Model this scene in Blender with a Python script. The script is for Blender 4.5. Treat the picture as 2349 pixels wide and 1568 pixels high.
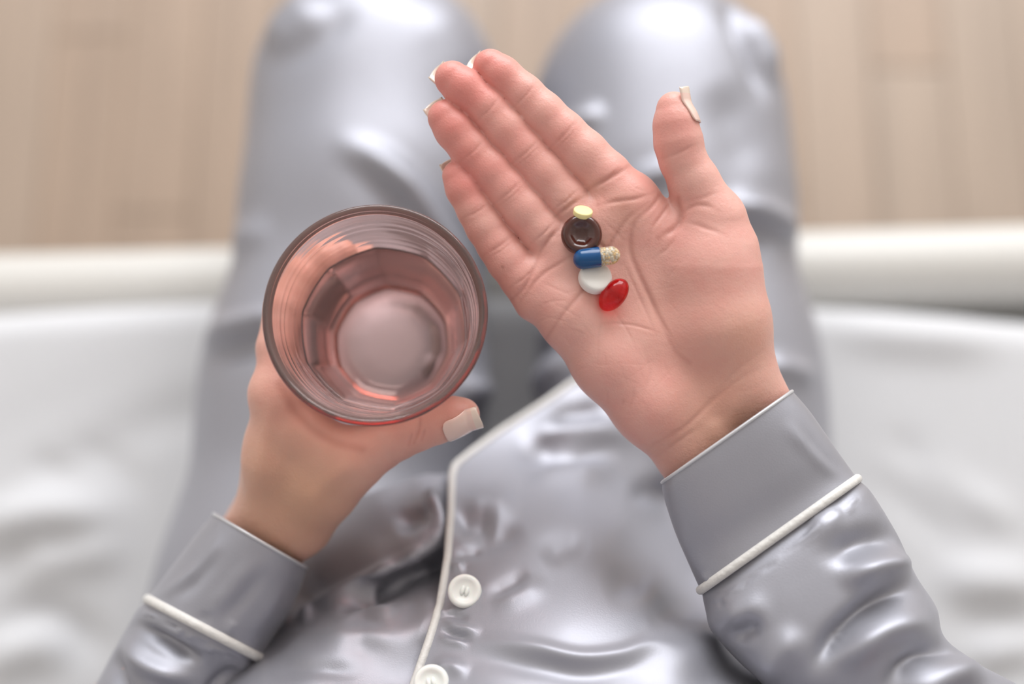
import bpy, bmesh, math, random
import numpy as np
from mathutils import Vector, Matrix
from mathutils.bvhtree import BVHTree

random.seed(4); rng = np.random.default_rng(4)
for o in list(bpy.data.objects): bpy.data.objects.remove(o)
scn = bpy.context.scene
COL = scn.collection
R = math.radians

# ------------------------------------------------------------------ camera, light, exposure
FP = 2600.0                      # focal length in pixels of the 2349 px wide frame
TH = R(12.0); H = 1.24           # camera pitch from straight down, camera height
cam_d = bpy.data.cameras.new('camera'); cam = bpy.data.objects.new('camera', cam_d); COL.objects.link(cam)
cam_d.sensor_width = 36.0; cam_d.lens = FP * 36.0 / 2349.0
cam.location = (0, 0, H); cam.rotation_euler = (TH, 0, 0)
cam_d.clip_start = 0.02
cam_d.dof.use_dof = True; cam_d.dof.focus_distance = 0.425; cam_d.dof.aperture_fstop = 2.2
scn.camera = cam
scn.view_settings.view_transform = 'Standard'; scn.view_settings.look = 'None'
scn.view_settings.exposure = 0.0; scn.view_settings.gamma = 1.0; scn.view_settings.use_curve_mapping = False

world = bpy.data.worlds.new('world'); scn.world = world; world.use_nodes = True
bg = world.node_tree.nodes['Background']
bg.inputs[0].default_value = (0.95, 0.965, 1.0, 1); bg.inputs[1].default_value = 0.62

def area(name, loc, target, sx, sy, power, col):
    l = bpy.data.lights.new(name, 'AREA'); l.shape = 'RECTANGLE'; l.size = sx; l.size_y = sy
    l.energy = power; l.color = col
    o = bpy.data.objects.new(name, l); COL.objects.link(o); o.location = loc
    o.rotation_euler = (Vector(target) - Vector(loc)).to_track_quat('-Z', 'Y').to_euler()
    return o
area('window_light', (0.30, 2.7, 1.95), (0, 0.1, 0.75), 2.9, 1.9, 132, (0.965, 0.98, 1.0))

# ------------------------------------------------------------------ helpers
cT, sT = math.cos(TH), math.sin(TH)
ROT = np.array([[1, 0, 0], [0, cT, -sT], [0, sT, cT]])
CAM = np.array([0, 0, H])
def c2w(a): return np.asarray(a) @ ROT.T + CAM
def w2c(a): return (np.asarray(a) - CAM) @ ROT
def cpt(px, py, d): return np.array([(px - 1174.5) / FP * d, -(py - 784) / FP * d, -d])
def P(px, py, d): return c2w(cpt(px, py, d))
def proj(w):
    c = w2c(w); d = -c[:, 2]
    return c[:, 0] / d * FP + 1174.5, 784 - c[:, 1] / d * FP, d

def make_obj(name, verts, faces, mat=None, parent=None, smooth=True):
    me = bpy.data.meshes.new(name)
    if isinstance(faces, np.ndarray):
        n, k = faces.shape
        me.vertices.add(len(verts)); me.vertices.foreach_set('co', np.asarray(verts, dtype=np.float32).ravel())
        me.loops.add(n * k); me.loops.foreach_set('vertex_index', faces.astype(np.int32).ravel())
        me.polygons.add(n); me.polygons.foreach_set('loop_start', np.arange(0, n * k, k, dtype=np.int32))
        me.polygons.foreach_set('loop_total', np.full(n, k, dtype=np.int32))
        me.update(calc_edges=True); me.validate()
    else:
        me.from_pydata([tuple(v) for v in verts], [], faces); me.update()
    if smooth: me.polygons.foreach_set('use_smooth', [True] * len(me.polygons))
    if mat: me.materials.append(mat)
    o = bpy.data.objects.new(name, me); COL.objects.link(o)
    if parent: o.parent = parent
    return o

def empty(name, loc=(0, 0, 0)):
    o = bpy.data.objects.new(name, None); COL.objects.link(o); o.location = loc
    o.empty_display_size = 0.05
    return o
def tag(o, label=None, cat=None, group=None, kind=None):
    if label: o['label'] = label
    if cat: o['category'] = cat
    if group: o['group'] = group
    if kind: o['kind'] = kind
    return o
def adopt(o, parent):
    o.parent = parent
    bpy.context.view_layer.update()
    o.matrix_parent_inverse = parent.matrix_world.inverted()

def bake(o):
    dg = bpy.context.evaluated_depsgraph_get(); dg.update()
    me = bpy.data.meshes.new_from_object(o.evaluated_get(dg))
    o.modifiers.clear(); old = o.data; nm = old.name; o.data = me; bpy.data.meshes.remove(old); me.name = nm
    me.polygons.foreach_set('use_smooth', [True] * len(me.polygons))
    return o
def subsurf(o, n=1):
    m = o.modifiers.new('s', 'SUBSURF'); m.levels = n; m.render_levels = n
    return bake(o)
def solidify(o, t, off=-1.0, rim=True):
    m = o.modifiers.new('t', 'SOLIDIFY'); m.thickness = t; m.offset = off; m.use_rim = rim
    return bake(o)
def getv(o):
    a = np.empty(len(o.data.vertices) * 3, dtype=np.float32); o.data.vertices.foreach_get('co', a); return a.reshape(-1, 3).astype(float)
def getn(o):
    a = np.empty(len(o.data.vertices) * 3, dtype=np.float32); o.data.vertex_normals.foreach_get('vector', a); return a.reshape(-1, 3).astype(float)
def setv(o, v):
    o.data.vertices.foreach_set('co', np.asarray(v, dtype=np.float32).ravel()); o.data.update()

# ---- implicit surfaces
class Field:
    def __init__(s, lo, hi, res):
        s.lo = np.array(lo, float); s.res = res
        s.n = np.ceil((np.array(hi) - s.lo) / res).astype(int) + 1
        s.ax = [s.lo[i] + res * np.arange(s.n[i]) for i in range(3)]
        s.V = np.full(tuple(s.n), 1.0, dtype=np.float32)
    def sub(s): 
        f = object.__new__(Field); f.lo, f.res, f.n, f.ax = s.lo, s.res, s.n, s.ax
        f.V = np.full(tuple(s.n), 1.0, dtype=np.float32); return f
    def cone(s, a, b, ra, rb, k):
        a = np.array(a, float); b = np.array(b, float); m = max(ra, rb) + k + 3 * s.res
        i0 = np.clip(np.floor((np.minimum(a, b) - m - s.lo) / s.res).astype(int), 0, s.n)
        i1 = np.clip(np.ceil((np.maximum(a, b) + m - s.lo) / s.res).astype(int) + 1, 0, s.n)
        if np.any(i1 <= i0): return
        sl = tuple(slice(i0[j], i1[j]) for j in range(3))
        X = (s.ax[0][sl[0]] - a[0]).astype(np.float32)[:, None, None]
        Y = (s.ax[1][sl[1]] - a[1]).astype(np.float32)[None, :, None]
        Z = (s.ax[2][sl[2]] - a[2]).astype(np.float32)[None, None, :]
        ba = (b - a); L = float(ba @ ba) + 1e-12
        t = np.clip((X * ba[0] + Y * ba[1] + Z * ba[2]) / L, 0, 1).astype(np.float32)
        dd = np.sqrt((X - t * ba[0]) ** 2 + (Y - t * ba[1]) ** 2 + (Z - t * ba[2]) ** 2) - (ra + (rb - ra) * t)
        s.V[sl] = smin(s.V[sl], dd.astype(np.float32), k)
    def chain(s, pts, k):
        for (a, ra), (b, rb) in zip(pts[:-1], pts[1:]): s.cone(a, b, ra, rb, k)
def smin(a, b, k):
    if k <= 0: return np.minimum(a, b)
    h = np.maximum(k - np.abs(a - b), 0) / k
    return np.minimum(a, b) - h * h * k * 0.25
def nets(f):
    V = f.V; s = V < 0
    nx, ny, nz = V.shape
    cs = [(i, j, k) for i in (0, 1) for j in (0, 1) for k in (0, 1)]
    cnt = np.zeros((nx - 1, ny - 1, nz - 1), np.int8)
    for i, j, k in cs: cnt += s[i:nx - 1 + i, j:ny - 1 + j, k:nz - 1 + k]
    act = (cnt > 0) & (cnt < 8)
    idx = np.full(act.shape, -1, np.int64); A = np.argwhere(act); idx[act] = np.arange(len(A))
    acc = np.zeros((len(A), 3)); n = np.zeros(len(A))
    for p in cs:
        for ax in range(3):
            if p[ax] == 1: continue
            q = list(p); q[ax] = 1
            v0 = V[A[:, 0] + p[0], A[:, 1] + p[1], A[:, 2] + p[2]]; v1 = V[A[:, 0] + q[0], A[:, 1] + q[1], A[:, 2] + q[2]]
            m = (v0 < 0) != (v1 < 0)
            t = np.where(m, v0 / np.where(m, v0 - v1, 1), 0)
            pt = np.tile(np.array(p, float), (len(A), 1)); pt[:, ax] += t
            acc[m] += pt[m]; n[m] += 1
    verts = (A + acc / n[:, None]) * f.res + f.lo
    quads = []
    for ax in range(3):
        a0 = [slice(None)] * 3; a1 = [slice(None)] * 3
        a0[ax] = slice(0, -1); a1[ax] = slice(1, None)
        s0 = s[tuple(a0)]; s1 = s[tuple(a1)]
        E = np.argwhere(s0 != s1); u, w = (ax + 1) % 3, (ax + 2) % 3
        ok = (E[:, u] > 0) & (E[:, w] > 0) & (E[:, u] < V.shape[u] - 1) & (E[:, w] < V.shape[w] - 1); E = E[ok]
        def at(du, dw):
            q = E.copy(); q[:, u] += du; q[:, w] += dw; return idx[q[:, 0], q[:, 1], q[:, 2]]
        Q = np.stack([at(-1, -1), at(0, -1), at(0, 0), at(-1, 0)], 1)
        inside0 = s0[E[:, 0], E[:, 1], E[:, 2]]
        Q[~inside0] = Q[~inside0][:, ::-1]
        quads.append(Q)
    return verts, np.concatenate(quads)

# ---- relief laid along polylines of the surface
def polydist(X, Y, poly, pad):
    poly = np.array(poly, float)
    m = (X > poly[:, 0].min() - pad) & (X < poly[:, 0].max() + pad) & (Y > poly[:, 1].min() - pad) & (Y < poly[:, 1].max() + pad)
    I = np.nonzero(m)[0]; x = X[I]; y = Y[I]
    best = np.full(len(I), 1e9); side = np.zeros(len(I)); par = np.zeros(len(I))
    seg = np.linalg.norm(np.diff(poly, axis=0), axis=1); cum = np.concatenate([[0], np.cumsum(seg)]); tot = cum[-1]
    for i in range(len(seg)):
        a = poly[i]; b = poly[i + 1]; d = (b - a) / seg[i]
        t = np.clip((x - a[0]) * d[0] + (y - a[1]) * d[1], 0, seg[i])
        ex = x - a[0] - t * d[0]; ey = y - a[1] - t * d[1]; dist = np.hypot(ex, ey)
        c = dist < best
        best = np.where(c, dist, best); side = np.where(c, np.sign(d[0] * ey - d[1] * ex), side); par = np.where(c, (cum[i] + t) / tot, par)
    return I, best, side, par
def smooth_poly(poly, n=6):
    p = np.array(poly, float)
    if len(p) < 3: return p
    q = np.vstack([2 * p[0] - p[1], p, 2 * p[-1] - p[-2]]); out = []
    for i in range(1, len(q) - 2):
        for t in np.arange(n) / n:
            out.append(0.5 * (2 * q[i] + (q[i + 1] - q[i - 1]) * t + (2 * q[i - 1] - 5 * q[i] + 4 * q[i + 1] - q[i + 2]) * t * t + (3 * q[i] - q[i - 1] - 3 * q[i + 1] + q[i + 2]) * t ** 3))
    out.append(q[-2]); return np.array(out)
def relief(o, lines, dmax=None, facing=0.05):
    """lines: (polyline px, amplitude m, width px, kind 'g' ridge / 's' step-like roll)"""
    v = getv(o); nr = getn(o); X, Y, D = proj(v)
    view = (CAM - v); view /= np.linalg.norm(view, axis=1)[:, None]
    fac = np.clip(((nr * view).sum(1) - facing) * 4, 0, 1)
    if dmax is not None: fac = fac * (D < dmax)
    off = np.zeros(len(v))
    for ln in lines:
        poly, amp, wd, kind = ln[:4]
        poly = smooth_poly(poly); I, dist, side, par = polydist(X, Y, poly, wd * 3)
        e = np.clip(np.minimum(par, 1 - par) / 0.38, 0, 1); e = e * e * (3 - 2 * e)
        if len(ln) > 4: e = np.ones_like(e) if ln[4] == 'full' else e
        if kind == 'g': pr = np.exp(-(dist / wd) ** 2)
        elif kind == 's': pr = (side * dist / wd) * np.exp(-(dist / wd) ** 2) * 2.3
        np.add.at(off, I, amp * pr * e)
    setv(o, v + nr * (off * fac)[:, None])

def crom(pts, n):
    """resample rows of any shaped control points with Catmull-Rom; n = steps per span"""
    p = np.array(pts, float); q = np.concatenate([[2 * p[0] - p[1]], p, [2 * p[-1] - p[-2]]]); out = []
    for i in range(1, len(q) - 2):
        for t in np.arange(n) / n:
            out.append(0.5 * (2 * q[i] + (q[i + 1] - q[i - 1]) * t + (2 * q[i - 1] - 5 * q[i] + 4 * q[i + 1] - q[i + 2]) * t * t + (3 * q[i] - q[i - 1] - 3 * q[i + 1] + q[i + 2]) * t ** 3))
    out.append(p[-1]); return np.array(out)
def grid_faces(nu, nv, closed=False):
    f = []
    m = nv if closed else nv - 1
    i = np.arange(nu - 1)[:, None]; j = np.arange(m)[None, :]; j2 = (j + 1) % nv
    return np.stack([(i * nv + j).ravel(), (i * nv + j2).ravel(), ((i + 1) * nv + j2).ravel(), ((i + 1) * nv + j).ravel()], 1)
def tube(path, rad, seg=10, cap=True):
    path = np.array(path, float); ring = not cap
    if ring: path = path[:-1]
    n = len(path); rad = np.full(n, rad) if np.isscalar(rad) else np.array(rad)
    tang = (np.roll(path, -1, 0) - np.roll(path, 1, 0)) if ring else np.gradient(path, axis=0); tang /= np.linalg.norm(tang, axis=1)[:, None]
    up = np.array([0.13, 0.2, 1.0]); V = []
    if ring: up = np.cross(path[0] - path.mean(0), path[n // 4] - path.mean(0))
    for i in range(n):
        a = np.cross(tang[i], up); a /= np.linalg.norm(a); b = np.cross(a, tang[i])
        for j in range(seg):
            t = 2 * math.pi * j / seg; V.append(path[i] + rad[i] * (a * math.cos(t) + b * math.sin(t)))
    F = grid_faces(n, seg, True).tolist()
    if ring: F += [[(n - 1) * seg + j, (n - 1) * seg + (j + 1) % seg, (j + 1) % seg, j] for j in range(seg)]
    if cap: F += [list(range(seg)), list(range((n - 1) * seg, n * seg))[::-1]]
    return V, F
def lathe(profile, seg=48, rfun=None):
    """profile: list of (r,z); closed at axis when r==0"""
    V = []; F = []; rows = []
    for r, z in profile:
        if r < 1e-7: rows.append([len(V)]); V.append((0, 0, z))
        else:
            rows.append(list(range(len(V), len(V) + seg)))
            for j in range(seg):
                a = 2 * math.pi * j / seg; rr = rfun(r, z, a) if rfun else r
                V.append((rr * math.cos(a), rr * math.sin(a), z))
    for A, B in zip(rows[:-1], rows[1:]):
        for j in range(seg):
            j2 = (j + 1) % seg
            if len(A) == 1 and len(B) == 1: continue
            if len(A) == 1: F.append([A[0], B[j2], B[j]])
            elif len(B) == 1: F.append([A[j], A[j2], B[0]])
            else: F.append([A[j], A[j2], B[j2], B[j]])
    return V, F

# ------------------------------------------------------------------ materials
def mat(name, col, rough=0.5, metal=0.0, spec=0.5, **kw):
    m = bpy.data.materials.new(name); m.use_nodes = True
    b = m.node_tree.nodes['Principled BSDF']
    b.inputs['Base Color'].default_value = (*col, 1); b.inputs['Roughness'].default_value = rough
    b.inputs['Metallic'].default_value = metal; b.inputs['Specular IOR Level'].default_value = spec
    for k, v in kw.items(): b.inputs[k.replace('_', ' ')].default_value = v
    return m
def nodes(m): return m.node_tree.nodes, m.node_tree.links, m.node_tree.nodes['Principled BSDF']
def add_bump(m, scale, strength, dist=0.001, detail=3.0, coord='Object', stretch=(1, 1, 1)):
    N, L, b = nodes(m)
    tc = N.new('ShaderNodeTexCoord'); mp = N.new('ShaderNodeMapping'); mp.inputs['Scale'].default_value = stretch
    tx = N.new('ShaderNodeTexNoise'); tx.inputs['Scale'].default_value = scale; tx.inputs['Detail'].default_value = detail
    bp = N.new('ShaderNodeBump'); bp.inputs['Strength'].default_value = strength; bp.inputs['Distance'].default_value = dist
    L.new(tc.outputs[coord], mp.inputs[0]); L.new(mp.outputs[0], tx.inputs['Vector']); L.new(tx.outputs['Fac'], bp.inputs['Height']); L.new(bp.outputs[0], b.inputs['Normal'])
    return tx, bp
def noise_color(m, scale, c0, c1, lo=0.35, hi=0.65, stretch=(1, 1, 1), detail=3.0):
    N, L, b = nodes(m)
    tc = N.new('ShaderNodeTexCoord'); mp = N.new('ShaderNodeMapping'); mp.inputs['Scale'].default_value = stretch
    tx = N.new('ShaderNodeTexNoise'); tx.inputs['Scale'].default_value = scale; tx.inputs['Detail'].default_value = detail
    rp = N.new('ShaderNodeValToRGB'); rp.color_ramp.elements[0].position = lo; rp.color_ramp.elements[1].position = hi
    rp.color_ramp.elements[0].color = (*c0, 1); rp.color_ramp.elements[1].color = (*c1, 1)
    L.new(tc.outputs['Object'], mp.inputs[0]); L.new(mp.outputs[0], tx.inputs['Vector']); L.new(tx.outputs['Fac'], rp.inputs[0]); L.new(rp.outputs[0], b.inputs['Base Color'])

M_satin = mat('satin', (0.35, 0.35, 0.39), 0.50, 0.54, 0.5, Sheen_Weight=0.10, Sheen_Roughness=0.4)
add_bump(M_satin, 1800, 0.16, 0.0004, 2.0)
M_piping = mat('ivory piping', (0.66, 0.64, 0.61), 0.45, 0.0, 0.5); add_bump(M_piping, 420, 0.5, 0.0010)
M_thread = mat('thread', (0.30, 0.29, 0.31), 0.7)
M_button = mat('button', (0.80, 0.79, 0.75), 0.28, 0.0, 0.5, Subsurface_Weight=0.15, Subsurface_Scale=0.003)
M_nail = mat('nail', (0.81, 0.575, 0.50), 0.16, 0.0, 0.5, Coat_Weight=0.4, Coat_Roughness=0.05, Subsurface_Weight=0.2, Subsurface_Scale=0.002)
M_nailtip = mat('nail tip', (0.78, 0.64, 0.54), 0.25, 0.0, 0.5, Coat_Weight=0.3, Coat_Roughness=0.05)

def skin_mat():
    m = mat('skin', (0.70, 0.42, 0.33), 0.42, 0.0, 0.4)
    N, L, b = nodes(m)
    b.inputs['Subsurface Weight'].default_value = 0.22; b.inputs['Subsurface Scale'].default_value = 0.006
    b.inputs['Subsurface Radius'].default_value = (1.0, 0.35, 0.2)
    at = N.new('ShaderNodeAttribute'); at.attribute_name = 'tone'
    tc = N.new('ShaderNodeTexCoord')
    n1 = N.new('ShaderNodeTexNoise'); n1.inputs['Scale'].default_value = 110; n1.inputs['Detail'].default_value = 4
    n2 = N.new('ShaderNodeTexNoise'); n2.inputs['Scale'].default_value = 420; n2.inputs['Detail'].default_value = 3
    L.new(tc.outputs['Object'], n1.inputs['Vector']); L.new(tc.outputs['Object'], n2.inputs['Vector'])
    sep = N.new('ShaderNodeSeparateColor'); L.new(at.outputs['Color'], sep.inputs[0])
    # redness
    ad = N.new('ShaderNodeMath'); ad.operation = 'MULTIPLY_ADD'; ad.inputs[1].default_value = 0.55; L.new(n1.outputs['Fac'], ad.inputs[0])
    sb = N.new('ShaderNodeMath'); sb.operation = 'ADD'; sb.inputs[1].default_value = -0.275; L.new(sep.outputs[0], sb.inputs[0]); L.new(sb.outputs[0], ad.inputs[2]); ad.use_clamp = True
    mx = N.new('ShaderNodeMix'); mx.data_type = 'RGBA'; L.new(ad.outputs[0], mx.inputs['Factor'])
    mx.inputs['A'].default_value = (0.735, 0.450, 0.382, 1); mx.inputs['B'].default_value = (0.68, 0.25, 0.215, 1)
    mt = N.new('ShaderNodeMix'); mt.data_type = 'RGBA'; L.new(sep.outputs[1], mt.inputs['Factor'])
    L.new(mx.outputs['Result'], mt.inputs['A']); mt.inputs['B'].default_value = (0.58, 0.33, 0.225, 1)
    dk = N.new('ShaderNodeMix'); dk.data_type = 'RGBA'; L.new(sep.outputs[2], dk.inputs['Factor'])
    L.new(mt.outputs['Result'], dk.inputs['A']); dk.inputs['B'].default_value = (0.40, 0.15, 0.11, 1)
    L.new(dk.outputs['Result'], b.inputs['Base Color'])
    vo = N.new('ShaderNodeTexVoronoi'); vo.inputs['Scale'].default_value = 900; vo.feature = 'DISTANCE_TO_EDGE'; L.new(tc.outputs['Object'], vo.inputs['Vector'])
    mm = N.new('ShaderNodeMath'); mm.operation = 'MULTIPLY_ADD'; mm.inputs[1].default_value = 0.5; L.new(vo.outputs['Distance'], mm.inputs[0]); L.new(n2.outputs['Fac'], mm.inputs[2])
    bp = N.new('ShaderNodeBump'); bp.inputs['Strength'].default_value = 0.28; bp.inputs['Distance'].default_value = 0.0006
    L.new(mm.outputs[0], bp.inputs['Height']); L.new(bp.outputs[0], b.inputs['Normal'])
    return m
M_skin = skin_mat()

# ------------------------------------------------------------------ setting: floor of planks
M_floor_under = mat('floor joint', (0.30, 0.22, 0.15), 0.8)
def plank_mat(i, c):
    m = mat('plank wood %d' % i, c, 0.45)
    noise_color(m, 3.0, tuple(x * 0.90 for x in c), tuple(min(1, x * 1.08) for x in c), 0.3, 0.7, (9, 0.8, 9))
    return m
PM = [plank_mat(0, (0.355, 0.265, 0.202)), plank_mat(1, (0.365, 0.28, 0.218)), plank_mat(2, (0.348, 0.258, 0.195)), plank_mat(3, (0.36, 0.28, 0.22))]
def box(x0, x1, y0, y1, z0, z1, bev=0.0, seg=2):
    bm = bmesh.new(); bmesh.ops.create_cube(bm, size=1)
    for v in bm.verts: v.co = Vector(((x0 + x1) / 2 + v.co.x * (x1 - x0), (y0 + y1) / 2 + v.co.y * (y1 - y0), (z0 + z1) / 2 + v.co.z * (z1 - z0)))
    if bev: bmesh.ops.bevel(bm, geom=list(bm.edges), offset=bev, segments=seg, affect='EDGES', profile=0.5)
    return bm
def bm_obj(name, bm, m, parent=None, smooth=False):
    me = bpy.data.meshes.new(name); bm.to_mesh(me); bm.free(); me.materials.append(m)
    if smooth: me.polygons.foreach_set('use_smooth', [True] * len(me.polygons))
    o = bpy.data.objects.new(name, me); COL.objects.link(o)
    if parent: o.parent = parent
    return o
floor = bm_obj('floor', box(-2.0, 1.95, -1.65, 3.0, -0.05, -0.006), M_floor_under); tag(floor, kind='structure')
M_wall = mat('warm white paint', (0.74, 0.72, 0.69), 0.85); add_bump(M_wall, 90, 0.1, 0.002)
tag(bm_obj('wall_back', box(-2.0, 2.0, -1.75, -1.65, -0.05, 2.7), M_wall), kind='structure')
tag(bm_obj('added_ceiling', box(-2.1, 2.05, -1.75, 3.0, 2.7, 2.8), M_wall), kind='structure')  # out of view; added to block overhead world light and darken upward satin
tag(bm_obj('added_wall_left', box(-2.10, -2.0, -1.65, 1.6, -0.05, 2.7), M_wall), kind='structure')  # out of view; added to cut world light coming from the left
tag(bm_obj('wall_right', box(1.95, 2.05, -1.65, 3.0, -0.05, 2.7), M_wall), kind='structure')
pw = 0.088
for i in range(int(3.2 / pw)):
    x = -1.6 + i * pw
    y = -1.6 + (i * 0.37 % 1.0) * -0.6
    while y < 2.2:
        y1 = min(y + 1.25, 2.2); ya = max(y, -1.6)
        if y1 - ya > 0.05:
            bm_obj('plank', box(x + 0.0008, x + pw - 0.0008, ya + 0.0008, y1 - 0.0008, -0.006, rng.uniform(-0.0004, 0.0004), 0.0006, 1), PM[rng.integers(4)], floor)
        y += 1.25

# ------------------------------------------------------------------ bed
M_rail = mat('cream leatherette', (0.60, 0.58, 0.545), 0.38, 0.0, 0.5); add_bump(M_rail, 260, 0.12, 0.001)
M_matt = mat('mattress ticking', (0.78, 0.77, 0.76), 0.85)
M_sheet = mat('white cotton sheet', (0.60, 0.60, 0.615), 0.8, 0.0, 0.2, Sheen_Weight=0.2); add_bump(M_sheet, 1400, 0.15, 0.0005)
M_dark = mat('dark bed leg', (0.05, 0.045, 0.04), 0.6)
BZ = H - 0.765                      # top of the sheet
bed = tag(empty('bed', (0, -0.35, 0.0)), 'bed with rounded cream front rail and white mattress under the seated person', 'bed')
BR = R(1.7)
def br(x, y, BR=BR): return (x * math.cos(BR) - (y - 0.2) * math.sin(BR), 0.2 + x * math.sin(BR) + (y - 0.2) * math.cos(BR))
BS = R(-0.5)
def rotbm(bm, b_=BR):
    for v in bm.verts: v.co.x, v.co.y = br(v.co.x, v.co.y, b_)
    return bm
def bow(x, y): return y - 0.12 * min(x * x, 0.20) * max(0.0, min(1.0, (y - (EY - 0.16)) / 0.12))
def add_bed(name, bm, m, smooth=True):
    o = bm_obj(name, rotbm(bm, BS if name == 'mattress' else BR), m, None, smooth); adopt(o, bed); return o
EY = 0.195                          # front edge of the mattress
mb_ = box(-0.95, 0.95, -1.45, EY - 0.012, 0.27, BZ - 0.012, 0.03, 4)
bmesh.ops.subdivide_edges(mb_, edges=[e for e in mb_.edges if abs(e.verts[0].co.x - e.verts[1].co.x) > 0.5], cuts=24)
for v in mb_.verts: v.co.y = bow(v.co.x, v.co.y)
add_bed('mattress', mb_, M_matt)
ry0, ry1, rz0, rz1 = EY + 0.004, EY + 0.064, 0.16, BZ - 0.05
add_bed('front_rail', box(-1.0, 1.0, ry0, ry1, rz0, rz1, 0.0295, 10), M_rail)
add_bed('side_rail', box(-1.03, -0.955, -1.5, ry1, rz0, rz1, 0.03, 5), M_rail)
add_bed('side_rail', box(0.955, 1.03, -1.5, ry1, rz0, rz1, 0.03, 5), M_rail)
add_bed('base', box(-0.95, 0.95, -1.45, EY - 0.004, 0.17, 0.268), M_rail, False)
for sx in (-0.9, 0.9):
    for yy in (-1.35, 0.1): add_bed('leg', box(sx - 0.03, sx + 0.03, yy - 0.03, yy + 0.03, 0.0, 0.168, 0.004), M_dark, False)
# sheet: top with rolled front edge, tucked down
nx, ny = 240, 200
ys = np.linspace(-1.46, EY - 0.02, ny - 14); V = []
xs = np.linspace(-0.95, 0.95, nx)
prof = [(y, BZ) for y in ys] + [(EY - 0.02 + 0.022 * math.sin(t), BZ - 0.022 + 0.022 * math.cos(t)) for t in np.linspace(0.15, math.pi / 2, 8)] + [(EY + 0.002, BZ - 0.022 - q) for q in np.linspace(0.01, 0.08, 6)]
for (y, z) in prof:
    for x in xs:
        a, b = br(x, bow(x, y), BS); V.append((a, b, z))
V = np.array(V)
sheet = make_obj('bed_sheet', V, grid_faces(len(prof), nx), M_sheet)
v = getv(sheet); top = v[:, 2] > BZ - 0.05
r_ = np.random.default_rng(2)
dz = np.zeros(len(v))
for k in range(26):                                   # soft random creases
    cx, cy = r_.uniform(-0.6, 0.6), r_.uniform(-0.35, 0.15); a = r_.uniform(-0.5, 1.1); w = r_.uniform(0.008, 0.022); ln = r_.uniform(0.06, 0.18)
    u = (v[:, 0] - cx) * math.cos(a) + (v[:, 1] - cy) * math.sin(a); t = -(v[:, 0] - cx) * math.sin(a) + (v[:, 1] - cy) * math.cos(a) + 1.5 * u * u
    dz += r_.uniform(-0.006, 0.006) * np.exp(-(t / w) ** 2 - (u / ln) ** 2)
v[:, 2] += dz * top * (v[:, 1] < EY - 0.03); setv(sheet, v)
relief(sheet, [([(-100, 1250), (60, 1185), (200, 1180), (330, 1215)], 0.014, 45, 'g'), ([(-60, 1330), (120, 1255), (300, 1215)], -0.005, 30, 'g'),
               ([(0, 1310), (150, 1270), (330, 1260)], 0.010, 40, 'g'), ([(-50, 1480), (90, 1410), (200, 1470), (260, 1560)], -0.010, 38, 'g'),
               ([(-50, 1560), (80, 1470), (170, 1540)], 0.012, 45, 'g'), ([(150, 1000), (280, 1080), (340, 1160)], -0.004, 22, 'g'), ([(60, 1040), (180, 1110)], -0.004, 24, 'g'),
               ([(2000, 980), (2150, 1080), (2280, 1180)], -0.004, 28, 'g'), ([(1950, 1050), (2100, 1180), (2250, 1290)], -0.003, 28, 'g'),
               ([(2060, 1010), (2200, 1120), (2360, 1230)], 0.006, 30, 'g'), ([(2120, 1330), (2250, 1330), (2420, 1340)], 0.010, 40, 'g'),
               ([(2150, 1450), (2260, 1420), (2420, 1420)], -0.004, 35, 'g'), ([(2200, 1520), (2300, 1490), (2420, 1500)], 0.010, 26, 'g'),
               ([(1850, 745), (2050, 770), (2349, 790)], 0.006, 40, 'g')])
solidify(sheet, 0.0015, 1.0)
tag(sheet, 'white crumpled cotton sheet covering the mattress beneath the seated person', 'sheet')

# ------------------------------------------------------------------ person
person = tag(empty('person', (0, -0.05, BZ)), 'person seated in grey satin pajamas, one hand holding a glass, the other palm up', 'person')

# --- right hand (open palm), modelled in camera metres around depth D0
D0 = 0.432; S = D0 / FP
def K(px, py, h): return cpt(px, py, D0 - h * S)
def kk(t): return (K(t[0], t[1], t[2]), t[3] * S)
f = Field(K(930, 1560, -220) * np.array([1, 1, 1]) , K(2120, 60, 220), 0.00075)
fing = f.sub()
def finger(nodes_, k=10):
    g = f.sub(); g.chain([kk(t) for t in nodes_], k * S)
    fing.V = smin(fing.V, g.V, 0.6 * S)
index_n = [(1125, 153, 14, 40), (1150, 174, 15, 45), (1200, 219, 12, 48), (1244, 262, 11, 51), (1290, 308, 7, 54), (1338, 355, 5, 57), (1390, 408, 0, 60), (1440, 472, -6, 62)]
middle_n = [(1038, 181, 18, 41), (1064, 203, 19, 45.5), (1118, 250, 15, 47), (1160, 298, 12, 49.5), (1203, 348, 6, 51), (1248, 398, 3, 53), (1298, 456, -2, 54), (1350, 520, -8, 58)]
ring_n = [(1022, 270, 12, 41), (1042, 297, 12, 45.5), (1082, 345, 8, 47.5), (1124, 390, 6, 49.5), (1166, 438, 2, 51.5), (1203, 482, 0, 53), (1245, 532, -4, 53), (1300, 585, -10, 58)]
pinky_n = [(1051, 404, 0, 37), (1064, 432, 0, 41.5), (1092, 482, -3, 43), (1114, 520, -5, 45.5), (1142, 562, -8, 47.5), (1166, 596, -8, 50), (1198, 636, -10, 52), (1235, 680, -16, 62)]
for n_ in (index_n, middle_n, ring_n, pinky_n): finger(n_)
palm = f.sub(); kp = 46 * S
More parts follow.
